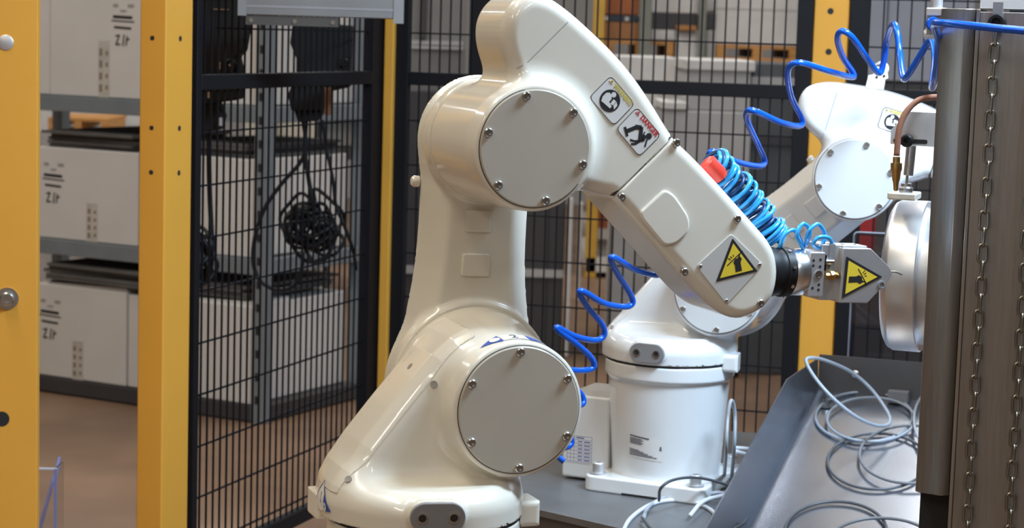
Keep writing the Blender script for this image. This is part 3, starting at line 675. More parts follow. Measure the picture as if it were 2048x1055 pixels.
# ================================================================== safety fence
P1 = at(380, 500, 3.66); P2 = at(754, 500, 4.47); P1[2] = P2[2] = 0
dL = (P2-P1); WL = np.linalg.norm(dL); dL /= WL
Q1 = at(777, 500, 4.46); Q1[2] = 0; phR = R_(-16); dR = np.array([math.cos(phR), math.sin(phR), 0])
def along(Qa, d, x):           # distance along a fence line to the point seen at image column x (y = 500)
    r = ray(x, 500); A = np.array([[d[0], -r[0]], [d[1], -r[1]]]); t = np.linalg.solve(A, np.array([-Qa[0], -Qa[1]])); return t[0]
RAIL0, RAIL1, BOT, TOP = 1.074, 1.103, 0.16, 1.95
def fence_panel(org, d, W, nw, st0, st1, label, rails=(), z0=BOT, th=.022):
    r = empty('mesh_fence', (org[0], org[1], 0), math.atan2(d[1], d[0]), label, 'fence panel', 'black wire mesh fence panels')
    MB().bx(0, st0, -th/2, th/2, z0, TOP).build('stile', BLK, r, bevel=.002)
    MB().bx(W-st1, W, -th/2, th/2, z0, TOP).build('stile', BLK, r, bevel=.002)
    MB().bx(st0, W-st1, -th/2, th/2, z0, z0+.03).build('bottom_rail', BLK, r, bevel=.002)
    MB().bx(st0, W-st1, -th/2, th/2, TOP-.03, TOP).build('top_rail', BLK, r, bevel=.002)
    MB().bx(st0, W-st1, -th/2, th/2, RAIL0, RAIL1).build('middle_rail', BLK, r, bevel=.002)
    mb = MB(); x0, x1 = st0, W-st1; sp = (x1-x0)/(nw+1)
    for i in range(nw):
        x = x0+sp*(i+1); mb.bx(x-.0016, x+.0016, -.0016, .0016, z0+.02, TOP-.02)
    z = z0+.06
    zz = RAIL0+.015-.094
    levels = [zz-.0985*k for k in range(0, 9) if zz-.0985*k > z0+.035]+[RAIL1+.085*1+.0985*k for k in range(0, 8) if RAIL1+.085+.0985*k < TOP-.04]
    for z in levels: mb.bx(x0-.005, x1+.005, .0016, .0048, z-.0017, z+.0017)
    tag(mb.build('wire_mesh', BLK, r), kind='stuff')
    return r
fence_panel(P1, dL, WL, 28, .020, .066, 'black mesh fence panel between the two near and far yellow posts, cartons behind')
ws = along(Q1, dR, 930); we = along(Q1, dR, 975); wf = along(Q1, dR, 1605)
fence_panel(Q1, dR, ws+.003, 5, .040, .004, 'narrow black mesh fence panel in the corner, behind the front robot elbow')
Qb = Q1+dR*(ws+.004)
fence_panel(Qb, dR, wf-ws-.004, 25, we-ws, .032, 'wide black mesh fence panel behind both robots, pallets behind it')
# yellow posts
def post(name, org, ang, sx, sy, label, holes, h=2.05):
    r = empty('fence_post', (org[0], org[1], 0), ang, label, 'post', 'yellow fence posts')
    MB().bx(0, sx, 0, sy, .012, h).build('tube', YEL, r, bevel=.003)
    MB().bx(-.03, sx+.03, -.03, sy+.03, 0, .012).build('foot_plate', YEL, r)
    for (face, a, z, rad) in holes:
        if face == 'front': p, ax = (a, 0, z), (0, -1, 0)
        elif face == 'right': p, ax = (sx, a, z), (1, 0, 0)
        MB().lathe([(rad, -.003), (rad, .0004), (.0001, .0004)], p, ax, 16).build('bolt_hole', HOLE, r)
    return r
angL = math.atan2(dL[1], dL[0])-math.pi/2     # local x = across the fence (right face), y = along it
Pm = at(328, 500, 3.50)                        # nearest edge of the middle post
mx = np.array([math.cos(angL), math.sin(angL), 0]); my = np.array([-math.sin(angL), math.cos(angL), 0])
SXM, SYM = .052, .096
def zat(x, y, Y): return at(x, y, Y)[2]
hz = [(zat(300, 76, 3.5), zat(352, 77, 3.55)), (zat(299, 256, 3.5), zat(348, 256, 3.55)), (zat(297, 345, 3.5), zat(346, 345, 3.55))]
post('m', Pm-mx*SXM, angL, SXM, SYM, 'yellow fence post with two rows of bolt holes, beside the mesh panel', [('front', .025, a, .0042) for a, b in hz]+[('right', .050, b, .0050) for a, b in hz])
# corner post (seen as a slim strip)
Pc = at(759, 500, 4.44); post('c', Pc, phR, .0225, .05, 'slim yellow corner post between two black fence panels', [])
# right post
Pr = Q1+dR*(wf+.001); sxr = .074
post('r', Pr, phR, sxr, .09, 'yellow fence post rising beside the rear robot', [('front', .034, zat(1643, 22, 4.2), .0066), ('front', .034, zat(1640, 103, 4.2), .0066), ('front', .034, zat(1631, 265, 4.2), .0066)])
# left post, nearest
Pl = at(75, 500, 3.25); al = R_(6); ex_ = np.array([math.cos(al), math.sin(al), 0])
lp = empty('fence_post', tuple((Pl-ex_*.12)*np.array([1, 1, 0])), al, 'broad yellow fence post cut by the left edge of the picture', 'post', 'yellow fence posts')
MB().bx(0, .12, 0, .03, .012, 2.05).build('tube', YEL, lp, bevel=.002)
MB().bx(-.03, .13, -.03, .06, 0, .012).build('foot_plate', YEL, lp)
xb = .12-(75-12)/4000*3.25
MB().lathe([(.0125, 0), (.0125, .0012), (.011, .002), (.0001, .0022)], (xb, 0, zat(12, 85, 3.24)), (0, -1, 0), 28).build('bolt_head', ALUM, lp, smooth=True)
zb = zat(16, 597, 3.24); bo = MB().lathe([(.018, 0), (.018, .003), (.0112, .003), (.0112, .013), (.0095, .0145), (.0055, .0145), (.005, .006), (.0001, .006)], (xb+.003, 0, zb), (0.1, -1, 0), 28).build('socket_bolt', STEEL, lp, smooth=True)
MB().lathe([(.0125, -.003), (.0125, .0006), (.0001, .0006)], (xb-.006, 0, zat(5, 838, 3.24)), (0, -1, 0), 24).build('bolt_hole', HOLE, lp)
# clear acrylic cover in the lower left corner
GLASSM = mat('clear_acrylic', (0.86, 0.90, 0.97), 0.03, trans=1.0, var=0.0)
EDGEM = mat('acrylic_edge', (0.20, 0.22, 0.42), 0.2, var=0.05)
ac = empty('acrylic_box', tuple(at(112, 1055, 3.5)*np.array([1, 1, 0])), 0, 'clear acrylic guard corner on the floor in the lower left', 'guard')
zt = zat(118, 937, 3.5)
MB().bx(-.10, .0, 0, .004, .0, zt).build('front_pane', GLASSM, ac); MB().bx(-.004, .0, .004, .06, .0, zt).build('side_pane', GLASSM, ac)
MB().bx(-.0035, .0012, -.002, .0015, 0, zt).build('corner_edge', EDGEM, ac); MB().bx(-.10, .001, -.001, .004, zt-.002, zt+.001).build('top_edge', mat('acrylic_top', (.55, .57, .66), .2), ac)
MB().tube([(-.017, .10, zt-.001), (-.055, -.001, zt-.21)], .0032, 8).build('brace_strip', EDGEM, ac)

# fence continuing right of the right post
Q2 = Pr+dR*(sxr+.002); w2 = along(Q2, dR, 2000)
fence_panel(Q2, dR, max(w2, .35), 9, .040, .03, 'black mesh fence panel at the far right, beyond the machine')

# aluminium beam and its bracket at the top of the left fence
bm_ = empty('overhead_beam', tuple(at(480, 20, 3.70)), R_(2), 'aluminium profile beam across the top of the left fence', 'beam')
Lb = (800-480)/4000*3.72
MB().bx(0, Lb, 0, .05, -.008, .055).build('profile', mat('dull_profile', (.22, .22, .22), .5, .6), bm_, bevel=.002)
MB().bx(.004, .05, .012, .045, .0555, .75).build('hanger_strut', mat('dull_profile', (.22, .22, .22), .5, .6), bm_); MB().bx(0, Lb, -.0006, .0, .006, .010).build('profile_groove', DKGREY, bm_)
MB().bx(-.004, .012, -.002, .052, -.010, .056).build('end_cap', mat('cap_grey', (.24, .24, .24), .5, .4), bm_); MB().bx(Lb-.016, Lb+.002, -.002, .052, -.016, .056).build('end_cap', mat('cap_grey', (.24, .24, .24), .5, .4), bm_)
MB().bx(.010, .180, .004, .03, -.026, -.0085).build('hanger_plate', mat('bracket_grey', (.10, .095, .09), .4, .5), bm_)
for x in (.02, .10, .17): MB().lathe([(.004, 0), (.004, .002), (.0001, .002)], (x, .004, -.018), (0, -1, 0), 12).build('screw', STEEL, bm_, smooth=True)

# black plug housings hanging outside the left fence, with their cables
def PXY(pts, Y, cx, cz):      # outline in metres about a centre
    return [((x-cx)/4000*Y, (cz-y)/4000*Y) for x, y in pts]
def housing(cx, cz, Y, outline, lower, wheel, label, extra):
    r = empty('plug_housing', tuple(at(cx, cz, Y)), R_(0), label, 'plug housing', 'black plug housings above the left fence')
    MB().prism(PXY(outline, Y, cx, cz), (0, 0, 0), (1, 0, 0), (0, 0, 1), (0, -1, 0), -.04, .04).build('housing_body', BLKRUB, r, bevel=.004)
    MB().prism(PXY(lower, Y, cx, cz), (0, 0, 0), (1, 0, 0), (0, 0, 1), (0, -1, 0), -.028, .028).build('cable_gland', BLKRUB, r, bevel=.004)
    wx, wy, wr = wheel; px_, pz_ = (wx-cx)/4000*Y, (cz-wy)/4000*Y
    wl = MB().lathe([(wr, 0), (wr, .010), (wr*.8, .013), (wr*.55, .013), (wr*.5, .008), (.0001, .008)], (px_, -.040, pz_), (0, -1, 0), 24).build('locking_wheel', BLKRUB, r, smooth=True)
    MB().lathe([(wr*.25, 0), (wr*.2, .004), (.0001, .004)], (px_, -.048, pz_), (0, -1, 0), 12).build('wheel_pin', STEEL, wl, smooth=True)
    for (x, y, sx, sy, mt_) in extra:
        q, z = (x-cx)/4000*Y, (cz-y)/4000*Y; MB().bx(q-sx/2, q+sx/2, -.044, -.03, z-sy/2, z+sy/2).build('latch', mt_, r)
    return r
YH1, YH2 = 3.99, 4.46
housing(430, 110, YH1, [(372, -20), (470, -20), (506, 22), (496, 60), (490, 100), (478, 112), (486, 145), (484, 196), (430, 205), (372, 215)], [(385, 205), (440, 200), (452, 230), (446, 258), (388, 262)], (467, 128, .013), 'black plug housing beside the middle yellow post, cable running straight down', [(446, 130, .003, .014, STEEL), (425, 188, .004, .012, STEEL), (449, 240, .005, .016, ALUM), (445, 20, .035, .002, STEEL)])
housing(640, 140, YH2, [(588, 45), (705, 50), (706, 90), (702, 150), (700, 172), (660, 182), (655, 218), (588, 222), (580, 190), (596, 150), (596, 118), (583, 88)], [(592, 220), (652, 220), (640, 240), (600, 244)], (690, 122, .011), 'black plug housing nearer the corner post, three cables below it', [(660, 200, .014, .060, mat('rust_brown', (.16, .06, .02), .6)), (700, 108, .004, .006, STEEL)])
def cable(name, P, r, mt_, label, cat='cable', Y=None, k=10, n=8):
    pts = catmull([at(x, y, (Y if Y else z[0])) for x, y, *z in P], k)
    return tag(MB().tube(pts, r, n).build(name, mt_, None, smooth=True, auto=False), label, cat)
cable('power_cable', [(606, 240), (612, 290), (600, 325), (565, 365), (530, 415), (511, 470), (506, 520), (520, 560), (552, 578), (585, 572), (602, 545), (606, 505)], .0048, BLKRUB, 'black cable hanging in a wide loop left of the tangled cord', Y=4.48)
cable('power_cable', [(612, 240), (610, 300), (616, 350), (624, 395), (628, 420)], .0052, BLKRUB, 'black cable dropping straight into the tangled cord bundle', Y=4.48)
cable('power_cable', [(645, 240), (654, 300), (666, 360), (672, 410), (690, 455), (706, 500), (712, 540)], .0040, BLKRUB, 'thin black cable running down right of the cord bundle', Y=4.47)
cable('power_cable', [(418, 250), (418, 330), (420, 400), (424, 480)], .0052, BLKRUB, 'straight black cable next to the middle yellow post', Y=4.03)
rng = random.Random(3)
def bundle(cx, cy, Y, rx, rz, nl, label):
    pts = []
    for k in range(nl):
        ox, oz, a, sc = rng.uniform(-.4, .4)*rx, rng.uniform(-.35, .35)*rz, rng.uniform(0, 3.14), rng.uniform(.45, 1)
        for j in range(7):
            t = 2*math.pi*j/7+a; pts.append(at(cx, cy, Y)+np.array([ox+rx*sc*.8*math.cos(t)*rng.uniform(.7, 1.1), rng.uniform(-.03, .03), oz+rz*sc*.85*math.sin(t)*rng.uniform(.7, 1.1)]))
    tag(MB().tube(catmull(pts, 5), .0043, 6).build('cord_bundle', BLKRUB, None, smooth=True, auto=False), label, 'cable')
bundle(625, 455, 4.50, .070, .074, 19, 'tangled bundle of black cord hanging behind the left fence')
bundle(400, 510, 4.04, .040, .058, 15, 'coiled black cord half hidden behind the middle yellow post')

# ================================================================== steel rack with white cartons (left background)
K = at(527, 700, 5.92); K[2] = 0
rf = R_(29)                                   # the rack front runs left and away, its end runs right and away
ra = math.pi-rf; fx = np.array([math.cos(ra), math.sin(ra), 0]); fy = np.array([math.sin(rf), math.cos(rf), 0])
RK = math.atan2(-fx[1], -fx[0])               # local x to the right along the front, y away from the viewer
LW, DP = 1.30, .56
S_Z = [.055, .500, .955]
rk = empty('storage_rack', tuple(K), RK, 'blue-grey steel rack holding white cartons, left background', 'rack')
for (x, y) in ((-.045, 0), (-.045, DP-.045), (-LW, 0), (-LW, DP-.045), ):
    MB().bx(x, x+.045, y, y+.045, 0, 2.0).build('upright', RACK, rk, bevel=.003)
for i in range(26):
    MB().bx(-.030, -.018, -.0006, .0, .06+i*.07, .085+i*.07).build('slot', HOLE, rk)
for z in S_Z:
    t = .05
    MB().bx(-LW+.045, -.045, .0, .035, z-t, z-.002).build('front_beam', RACK if z > .1 else DCAB, rk, bevel=.002)
    MB().bx(-.040, -.005, .045, DP-.045, z-t, z-.002).build('end_beam', RACK if z > .1 else DCAB, rk, bevel=.002)
    MB().bx(-LW+.02, -.02, .03, DP-.03, z-.012, z-.0015).build('shelf_deck', DCAB, rk)
# cartons
def carton(x0, x1, y0, z0, h, label, marks=0, dep=.50, flap=True, rot=0.0):
    wx = x1-x0; c = K+(-fx)*((x0+x1)/2)+fy*y0; c[2] = z0
    r = empty('white_carton', tuple(c), RK+rot, label, 'carton', 'white cartons on the steel rack')
    MB().bx(-wx/2, wx/2, 0, dep, 0, h).build('carton_body', BOXW, r, bevel=.004)
    if flap:
        MB().prism([(-wx/2, h), (wx/2, h), (wx/2-.01, h+.012), (-wx/2+.02, h+.004)], (0, 0, 0), (1, 0, 0), (0, 0, 1), (0, 1, 0), .01, .2).build('lid_flap', BOXW, r)
    if marks:
        tx = {1: 0.02, 2: .02, 3: -.01, 4: 0}[marks]; th = h*(.52 if marks == 1 else .42)
        tp = MB().bx(tx-.022, tx+.022, -.0012, -.0002, .0, th).build('packing_tape', TAPE, r)
        g = []
        for i in range(4): g.append(bar((tx-.012, th*.1+i*th*.21), (tx-.012, th*.1+i*th*.21+th*.13), .012)); g.append(bar((tx+.012, th*.14+i*th*.2), (tx+.012, th*.14+i*th*.2+th*.08), .010))
        flat('tape_print', g, (0, -.0012, 0), (1, 0, 0), (0, 0, 1), (0, -1, 0), 0, mat('brown_print', (.24, .19, .14), .7), tp, .0004)
        lx = {1: .095, 2: -.140, 3: -.125, 4: .0}[marks]; lz = h-.055
        g = [bar((lx-.040, lz), (lx-.020, lz), .010), bar((lx+.018, lz), (lx+.042, lz), .010), bar((lx-.012, lz-.016), (lx+.012, lz-.016), .006)]
        flat('carton_label_print', g, (0, 0, 0), (1, 0, 0), (0, 0, 1), (0, -1, 0), .0002, mat('pale_print', (.30, .29, .28), .7), r, .0006)
        g = [bar((lx-.040, lz-.034), (lx+.036, lz-.036), .009), bar((lx-.046, lz-.046), (lx+.044, lz-.049), .004), bar((lx-.036, lz-.066), (lx+.032, lz-.069), .007)]
        flat('carton_label_bars', g, (0, 0, 0), (1, 0, 0), (0, 0, 1), (0, -1, 0), .0002, INK, r, .0006)
        hx, hz_ = lx-.004, lz-.108
        g = [bar((hx-.026, hz_+.014), (hx-.010, hz_+.018), .005), bar((hx-.010, hz_+.018), (hx-.024, hz_-.012), .005), bar((hx-.024, hz_-.012), (hx-.006, hz_-.010), .005), bar((hx+.004, hz_-.016), (hx+.008, hz_+.020), .005), bar((hx+.016, hz_-.014), (hx+.020, hz_+.016), .005), bar((hx+.018, hz_+.002), (hx+.030, hz_+.008), .005)]
        flat('marker_writing', g, (0, 0, 0), (1, 0, 0), (0, 0, 1), (0, -1, 0), .0002, INK, r, .0006)
    return r
def fxat(x, y=500):            # distance along the rack front to the point seen at image column x
    return -along(K, fx, x)
xe = fxat(78); xr = fxat(271); x5 = fxat(515); x3 = fxat(250); xa = fxat(96)
carton(xa-.005, xr+.04, .012, S_Z[2], .34, 'white carton on the top rack shelf, writing at upper right', 1, flap=False)
carton(xa-.36, xa-.012, .02, S_Z[2], .34, 'edge of a white carton at far left of the top shelf', 0, flap=False)
carton(xe-.012, xr, .010, S_Z[1], .29, 'white carton on the middle shelf, label at upper left, dented corner', 2, flap=False)
carton(xe-.02, x3, .008, S_Z[0], .297, 'white carton at the bottom of the rack, left of the yellow post', 3)
carton(x3+.004, x3+.10, .012, S_Z[0], .292, 'narrow white carton beside the bottom left one, at the yellow post', 0, flap=False)
carton(xr+.10, min(x5, -.05), .008, S_Z[1], .295, 'white carton behind the mesh on the middle shelf, by the rack upright', 0, flap=False)
carton(x3+.14, min(x5, -.05), .006, S_Z[0], .298, 'white carton behind the mesh on the bottom level, by the rack upright', 0)
carton(xr+.10, x5-.02, .02, S_Z[2], .36, 'pale carton behind the mesh on the top shelf', 0, flap=False)
# dark sheets lying on the cartons
def sheets(x0, x1, z, n, label, seed):
    rg = random.Random(seed); c = K+(-fx)*((x0+x1)/2); c[2] = z
    r = empty('dark_sheet_stack', tuple(c), RK, label, 'sheets')
    for k in range(n):
        w_ = (x1-x0)*rg.uniform(.86, 1.0); o = MB().bx(-w_/2, w_/2, rg.uniform(.0, .03), .50, .002+k*.0105, .011+k*.0105).build('sheet', SHEET, r)
        o.rotation_euler = (0, 0, R_(rg.uniform(-2.5, 2.5)))
sheets(xe, xr-.01, S_Z[1]+.29, 5, 'dark grey sheets stacked on the middle-shelf carton with the label', 1)
sheets(xr+.1, x5-.05, S_Z[1]+.296, 4, 'dark sheets on the middle-shelf carton behind the mesh', 2)
sheets(xe, x3+.09, S_Z[0]+.312, 5, 'dark sheets on the bottom left carton', 4)
sheets(x3+.16, x5-.05, S_Z[0]+.312, 4, 'dark sheets on the bottom carton behind the mesh', 5)

# ================================================================== machine tool on the right
MPH = R_(-20); MO = at(1851, 600, 2.45); MO[2] = 0
mX = np.array([math.cos(MPH), math.sin(MPH), 0]); mY = np.array([-math.sin(MPH), math.cos(MPH), 0])
def ma(x, y=600, b=0.0):       # distance along the machine front to what is seen at (x, y)
    d = ray(x, y); O = MO+mY*b; A = np.array([[mX[0], -d[0]], [mX[1], -d[1]]]); return np.linalg.solve(A, np.array([-O[0], -O[1]]))[0]
def mz(x, y, b=0.0):
    a = ma(x, y, b); P = MO+mX*a+mY*b; d = ray(x, y); return CAM_Z+d[2]*(P[1]/d[1])
mc = empty('machine_cabinet', tuple(MO), MPH, 'brushed stainless machine cabinet filling the right edge', 'machine')
ztop = mz(1910, 17); zlow = mz(1860, 985)
a1_ = ma(1922, 600)
prof = [(0, 0), (0.004, -.004), (a1_*.62, -.010), (a1_*.70, -.0115), (a1_*.80, -.0105), (a1_*.98, -.004), (a1_*.98, .05), (0, .05)]
MB().prism(prof, (0, 0, 0), (1, 0, 0), (0, 1, 0), (0, 0, 1), zlow, ztop).build('folded_door_edge', STAIN, mc, bevel=.0012)
MB().bx(.004, a1_+.002, .02, .06, .05, zlow-.001).build('lower_recess', HOLE, mc)
zpt = mz(1990, 24, -.014)
MB().bx(a1_+.001, a1_+.0055, -.016, .05, .05, zpt+.003).build('panel_edge', mat('bright_stainless_edge', (.42, .39, .36), .3, .9, var=.05), mc, bevel=.001)
MB().bx(a1_+.0055, .60, -.014, .05, .05, zpt).build('front_panel', STAIN2, mc, bevel=.001)
MB().bx(a1_+.004, .60, -.008, .05, zpt+.004, zpt+.02).build('top_strip', LGREYB, mc)
MB().bx(.01, .60, .06, .115, .05, ztop-.02).build('housing_body', STAIN2, mc)
for x in (.06, .50):
    for y in (.02, .08): MB().lathe([(.03, 0), (.03, .012), (.012, .015), (.012, .05)], (x, y, 0), (0, 0, 1), 16).build('levelling_foot', DKGREY, mc, smooth=True)
# knob the chain hangs from
bK = -.014; kx, kz = ma(1995, 45, bK), mz(1995, 45, bK)
kn = MB().lathe([(.0105, 0), (.0105, .010), (.009, .014), (.0055, .014), (.005, .010), (.0001, .010)], (kx, bK, kz), (0, -1, 0), 24).build('chain_knob', BLKRUB, mc, smooth=True)
MB().bx(kx-.006, kx+.006, bK-.004, bK, kz, kz+.024).build('knob_bracket', DKGREY, mc)
# chains
PITCH_C = .0201
def link_mesh_data():
    r = .00185; hw = .0050; hl = PITCH_C/2-hw+.0015; pts = []
    for i in range(9): t = math.pi*i/8; pts.append((hw*math.cos(t), 0, hl+hw*math.sin(t)))
    for i in range(9): t = math.pi+math.pi*i/8; pts.append((hw*math.cos(t), 0, -hl+hw*math.sin(t)))
    return MB().tube(pts, r, 6, closed=True).mesh('chain_link')
LINK = link_mesh_data(); LINK.materials.append(CHAIN); LINK.polygons.foreach_set('use_smooth', [True]*len(LINK.polygons))
def chain(ax, ztop_, zbot, b, label, first=0):
    P = MO+mX*ax+mY*b; r = empty('hanging_chain', (P[0], P[1], zbot), MPH, label, 'chain', 'steel chains on the machine panel')
    n_ = int((ztop_-zbot)/PITCH_C)
    for i in range(n_):
        o = bpy.data.objects.new('chain_link', LINK); COL.objects.link(o); o.parent = r
        o.location = (math.sin(i*.9+first)*.0004, 0, ztop_-zbot-(i+.5)*PITCH_C); o.rotation_euler = (0, R_(2*math.sin(i*1.7)), (math.pi/2 if (i+first) % 2 else 0)+R_(18))
    return r
zend = mz(1932, 1055, -.023)-.06
chain(kx-.001, kz-.006, zend, bK-.0095, 'steel chain hanging from the black knob on the machine panel', 1)
ax2 = ma(2032, 850, bK); chain(ax2, kz-.006, zend, bK-.0095, 'steel chain at the right picture edge, beside the one on the knob', 0)
# hose clamp at the top left corner of the cabinet
hc = empty('hose_mount', tuple(at(1868, 20, 2.47)), MPH, 'grey rod and clamp holding the dark blue hose at the cabinet corner', 'clamp')
MB().lathe([(.0075, 0), (.0075, .10)], (.001, .012, -.004), (0, 0, 1), 20).build('rod', ALUM, hc, smooth=True)
MB().bx(-.010, .014, .0, .03, -.0075, .003).build('upper_jaw', ALUM, hc, bevel=.002)
MB().bx(-.008, .014, .002, .03, -.030, -.008).build('clamp_block', DKGREY, hc)
MB().lathe([(.005, -.012), (.006, -.011), (.006, .008), (.005, .009)], (.0, .010, -.0295), (1, 0, 0), 18).build('lower_pin', ALUM, hc, smooth=True)
MB().lathe([(.0085, 0), (.0085, .012), (.007, .014), (.0045, .014)], (-.003, .012, -.0165), (.25, -1, 0), 22).build('push_fitting', BLUE, hc, smooth=True)

# turned aluminium chuck
CA = R_(20); cax = np.array([-math.cos(CA), math.sin(CA), 0])
CC = at(1838, 552, 2.72)
ck = empty('chuck', tuple(CC), 0, 'bright turned aluminium chuck disc beside the gripper', 'chuck')
RC = .1035
MB().lathe([(RC*.45, .038), (RC*.90, .038), (RC*.965, .034), (RC, .027), (RC, -.008), (RC*.985, -.0095)], (0, 0, 0), cax, 96).build('chuck_body', mat('turned_aluminium', (.80, .81, .83), .36, 1.0, var=.03, scale=25, stretch=(60, 1, 1)), ck, smooth=True)
MB().lathe([(RC*.90, -.0095), (RC*.92, -.030), (RC*1.06, -.034), (RC*1.06, -.048)], (0, 0, 0), cax, 96).build('back_flange', ALUM, ck, smooth=True)
MB().lathe([(.05, -.048), (.05, -.15)], (0, 0, 0), cax, 48).build('spindle_nose', STAIN, ck, smooth=True)
# coolant nozzle
nz_ = empty('coolant_nozzle', tuple(at(1820, 300, 2.62)), MPH, 'brass coolant nozzle with brown hose on a steel bracket', 'nozzle')
def NZ(x, y, b=0.0): return np.array([(x-1820)/4000*2.62, b, (300-y)/4000*2.62])
bkt = [NZ(x, y)[[0, 2]] for x, y in [(1776, 262), (1810, 224), (1895, 224), (1895, 293), (1776, 291)]]
bo = MB().prism(bkt, (0, 0, 0), (1, 0, 0), (0, 0, 1), (0, -1, 0), -.02, -.016).build('slotted_plate', ALUM, nz_, bevel=.0006)
MB().prism(rpoly([NZ(x, y)[[0, 2]] for x, y in [(1782, 279), (1850, 279), (1850, 288), (1782, 288)]], .003), (0, 0, 0), (1, 0, 0), (0, 0, 1), (0, -1, 0), -.0162, -.0155).build('slot', HOLE, bo)
kc = NZ(1811, 282, .012); MB().lathe([(.0085, 0), (.0085, .008), (.0065, .010), (.0035, .010), (.003, .006), (.0001, .006)], kc, (0, -1, 0), 22).build('clamp_knob', BLKRUB, nz_, smooth=True)
MB().cyl(NZ(1818, 292, .018), NZ(1815, 352, .018), .0065, 20).build('support_rod', ALU, nz_, smooth=True)
MB().cyl(NZ(1813, 350, .018), NZ(1812, 384, .018), .0018, 10).build('thin_pin', STEEL, nz_, smooth=True)
MB().tube(catmull([NZ(1880, 193, .0), NZ(1852, 194, .0), NZ(1828, 203, -.003), NZ(1808, 228, -.006), NZ(1798, 262, -.008), NZ(1796, 312, -.008)], 8), .0042, 12).build('brown_hose', COPPER, nz_, smooth=True, auto=False)
MB().lathe([(.0048, 0), (.0048, .008), (.0075, .008), (.0075, .017), (.0065, .019), (.005, .030), (.0038, .034), (.0030, .044), (.0012, .045)], NZ(1796, 314, -.008), (0.03, 0, -1), 12).build('brass_tip', BRASS, nz_, smooth=True)
MB().bx(*[NZ(1779, 0)[0], NZ(1836, 0)[0]], .0, .05, NZ(0, 401)[2], NZ(0, 387)[2]).build('white_seat', CREAM, nz_, bevel=.002)
MB().lathe([(.009, 0), (.009, .006), (.007, .008), (.007, .012)], NZ(1812, 387, .018), (0, 0, 1), 20).build('seat_collar', ALU, nz_, smooth=True)
# clear guard sheet between gripper and chuck
gsx = at(1702, 600, 3.70); gs = empty('clear_guard', (gsx[0], gsx[1], 0), R_(-12), 'clear plastic guard sheet with pale edge behind the chuck', 'guard')
zg1 = zat(1705, 464, 3.70); zg0 = .35
sh = rpoly([(0, zg0), (.34, zg0), (.34, zg1), (0, zg1)], .008)
MB().prism(sh, (0, 0, 0), (1, 0, 0), (0, 0, 1), (0, 1, 0), 0, .004).build('sheet', mat('smoked_acrylic', (.62, .62, .66), .04, trans=1.0, var=0), gs)
MB().tube([(x, .002, z) for x, z in sh], .0019, 6, closed=True).build('sheet_edge', mat('pale_edge', (.30, .31, .36), .3), gs, smooth=True)

# ================================================================== sloping stainless tray
TPH = R_(-19.5); TO = np.array([.385, 3.04, .456-.3+.0]); TO[2] = 0.456
tX = np.array([math.cos(TPH), math.sin(TPH), 0]); tY = np.array([-math.sin(TPH), math.cos(TPH), 0]); SL = .27/math.cos(R_(19.5))*1.0
SL = .27*math.cos(R_(19.5))+0.0
ty = empty('chip_tray', (TO[0], TO[1], 0), TPH, 'sloping stainless chip tray below the machine, loops of cable in it', 'tray')
def tz(y): return .456+y*SL
Y0, Y1, XW = -.36, .49, .45
def quadslab(name, P, mt_, th=.003, nrm=(0, 0, 1)):
    n_ = V(nrm)*th; return MB().add([V(p) for p in P]+[V(p)-n_ for p in P], [(0, 1, 2, 3), (7, 6, 5, 4), (0, 4, 5, 1), (1, 5, 6, 2), (2, 6, 7, 3), (3, 7, 4, 0)]).build(name, mt_, ty)
bent = .012
quadslab('tray_floor', [(bent, Y0, tz(Y0)), (XW, Y0, tz(Y0)), (XW, Y1, tz(Y1)), (bent, Y1, tz(Y1))], TRAY)
# rounded bend and side wall with clipped rear corner
mb = MB(); vs = []; ysn = [Y0, .225, Y1]
wallh = [.130, .130, .060]
rows = []
for y, h in zip(ysn, wallh):
    rows.append([(bent, y, tz(y)), (bent*.5, y, tz(y)+.002), (.002, y, tz(y)+.006), (0, y, tz(y)+.013), (-.001, y, tz(y)+h), (-.003, y, tz(y)+h), (-.003, y, tz(y)-.002)])
for r in rows: vs += r
m_ = len(rows[0]); fs = [(i*m_+k, i*m_+k+1, (i+1)*m_+k+1, (i+1)*m_+k) for i in range(2) for k in range(m_-1)]
MB().add(vs, fs).build('side_wall', TRAY, ty, smooth=True)
quadslab('rear_plate', [(0, Y1, tz(Y1)), (XW, Y1, tz(Y1)), (XW, Y1+.004, tz(Y1)+.066), (0, Y1+.004, tz(Y1)+.066)], mat('tray_rear_steel', (.20, .20, .205), .35, .8), .003, (0, -1, 0))
_p = np.array([(1731-1655)/4000*3.52, Y1-.004, tz(Y1)+.038]); MB().lathe([(.0072, 0), (.0068, .003), (.004, .005), (.0001, .0055)], _p, (0, -1, 0), 20).build('dome_bolt', ALU, ty, smooth=True)
bk = MB().bx(.128, .163, Y1-.028, Y1-.006, tz(Y1-.02)+.001, tz(Y1-.02)+.022).build('black_stop_block', DKGREY, ty, bevel=.001)
MB().lathe([(.009, 0), (.009, .003), (.0055, .003), (.0055, .014), (.003, .016), (.003, .022)], (.028, Y1-.062, tz(Y1-.062)), (0, 0, 1), 14).build('stud', STEEL, ty, smooth=True)
for x in (.02, XW-.05):
    for y in (Y0+.1, Y1-.1): MB().bx(x, x+.03, y, y+.03, 0, tz(y)-.004).build('tray_leg', TABLEEDGE, ty)
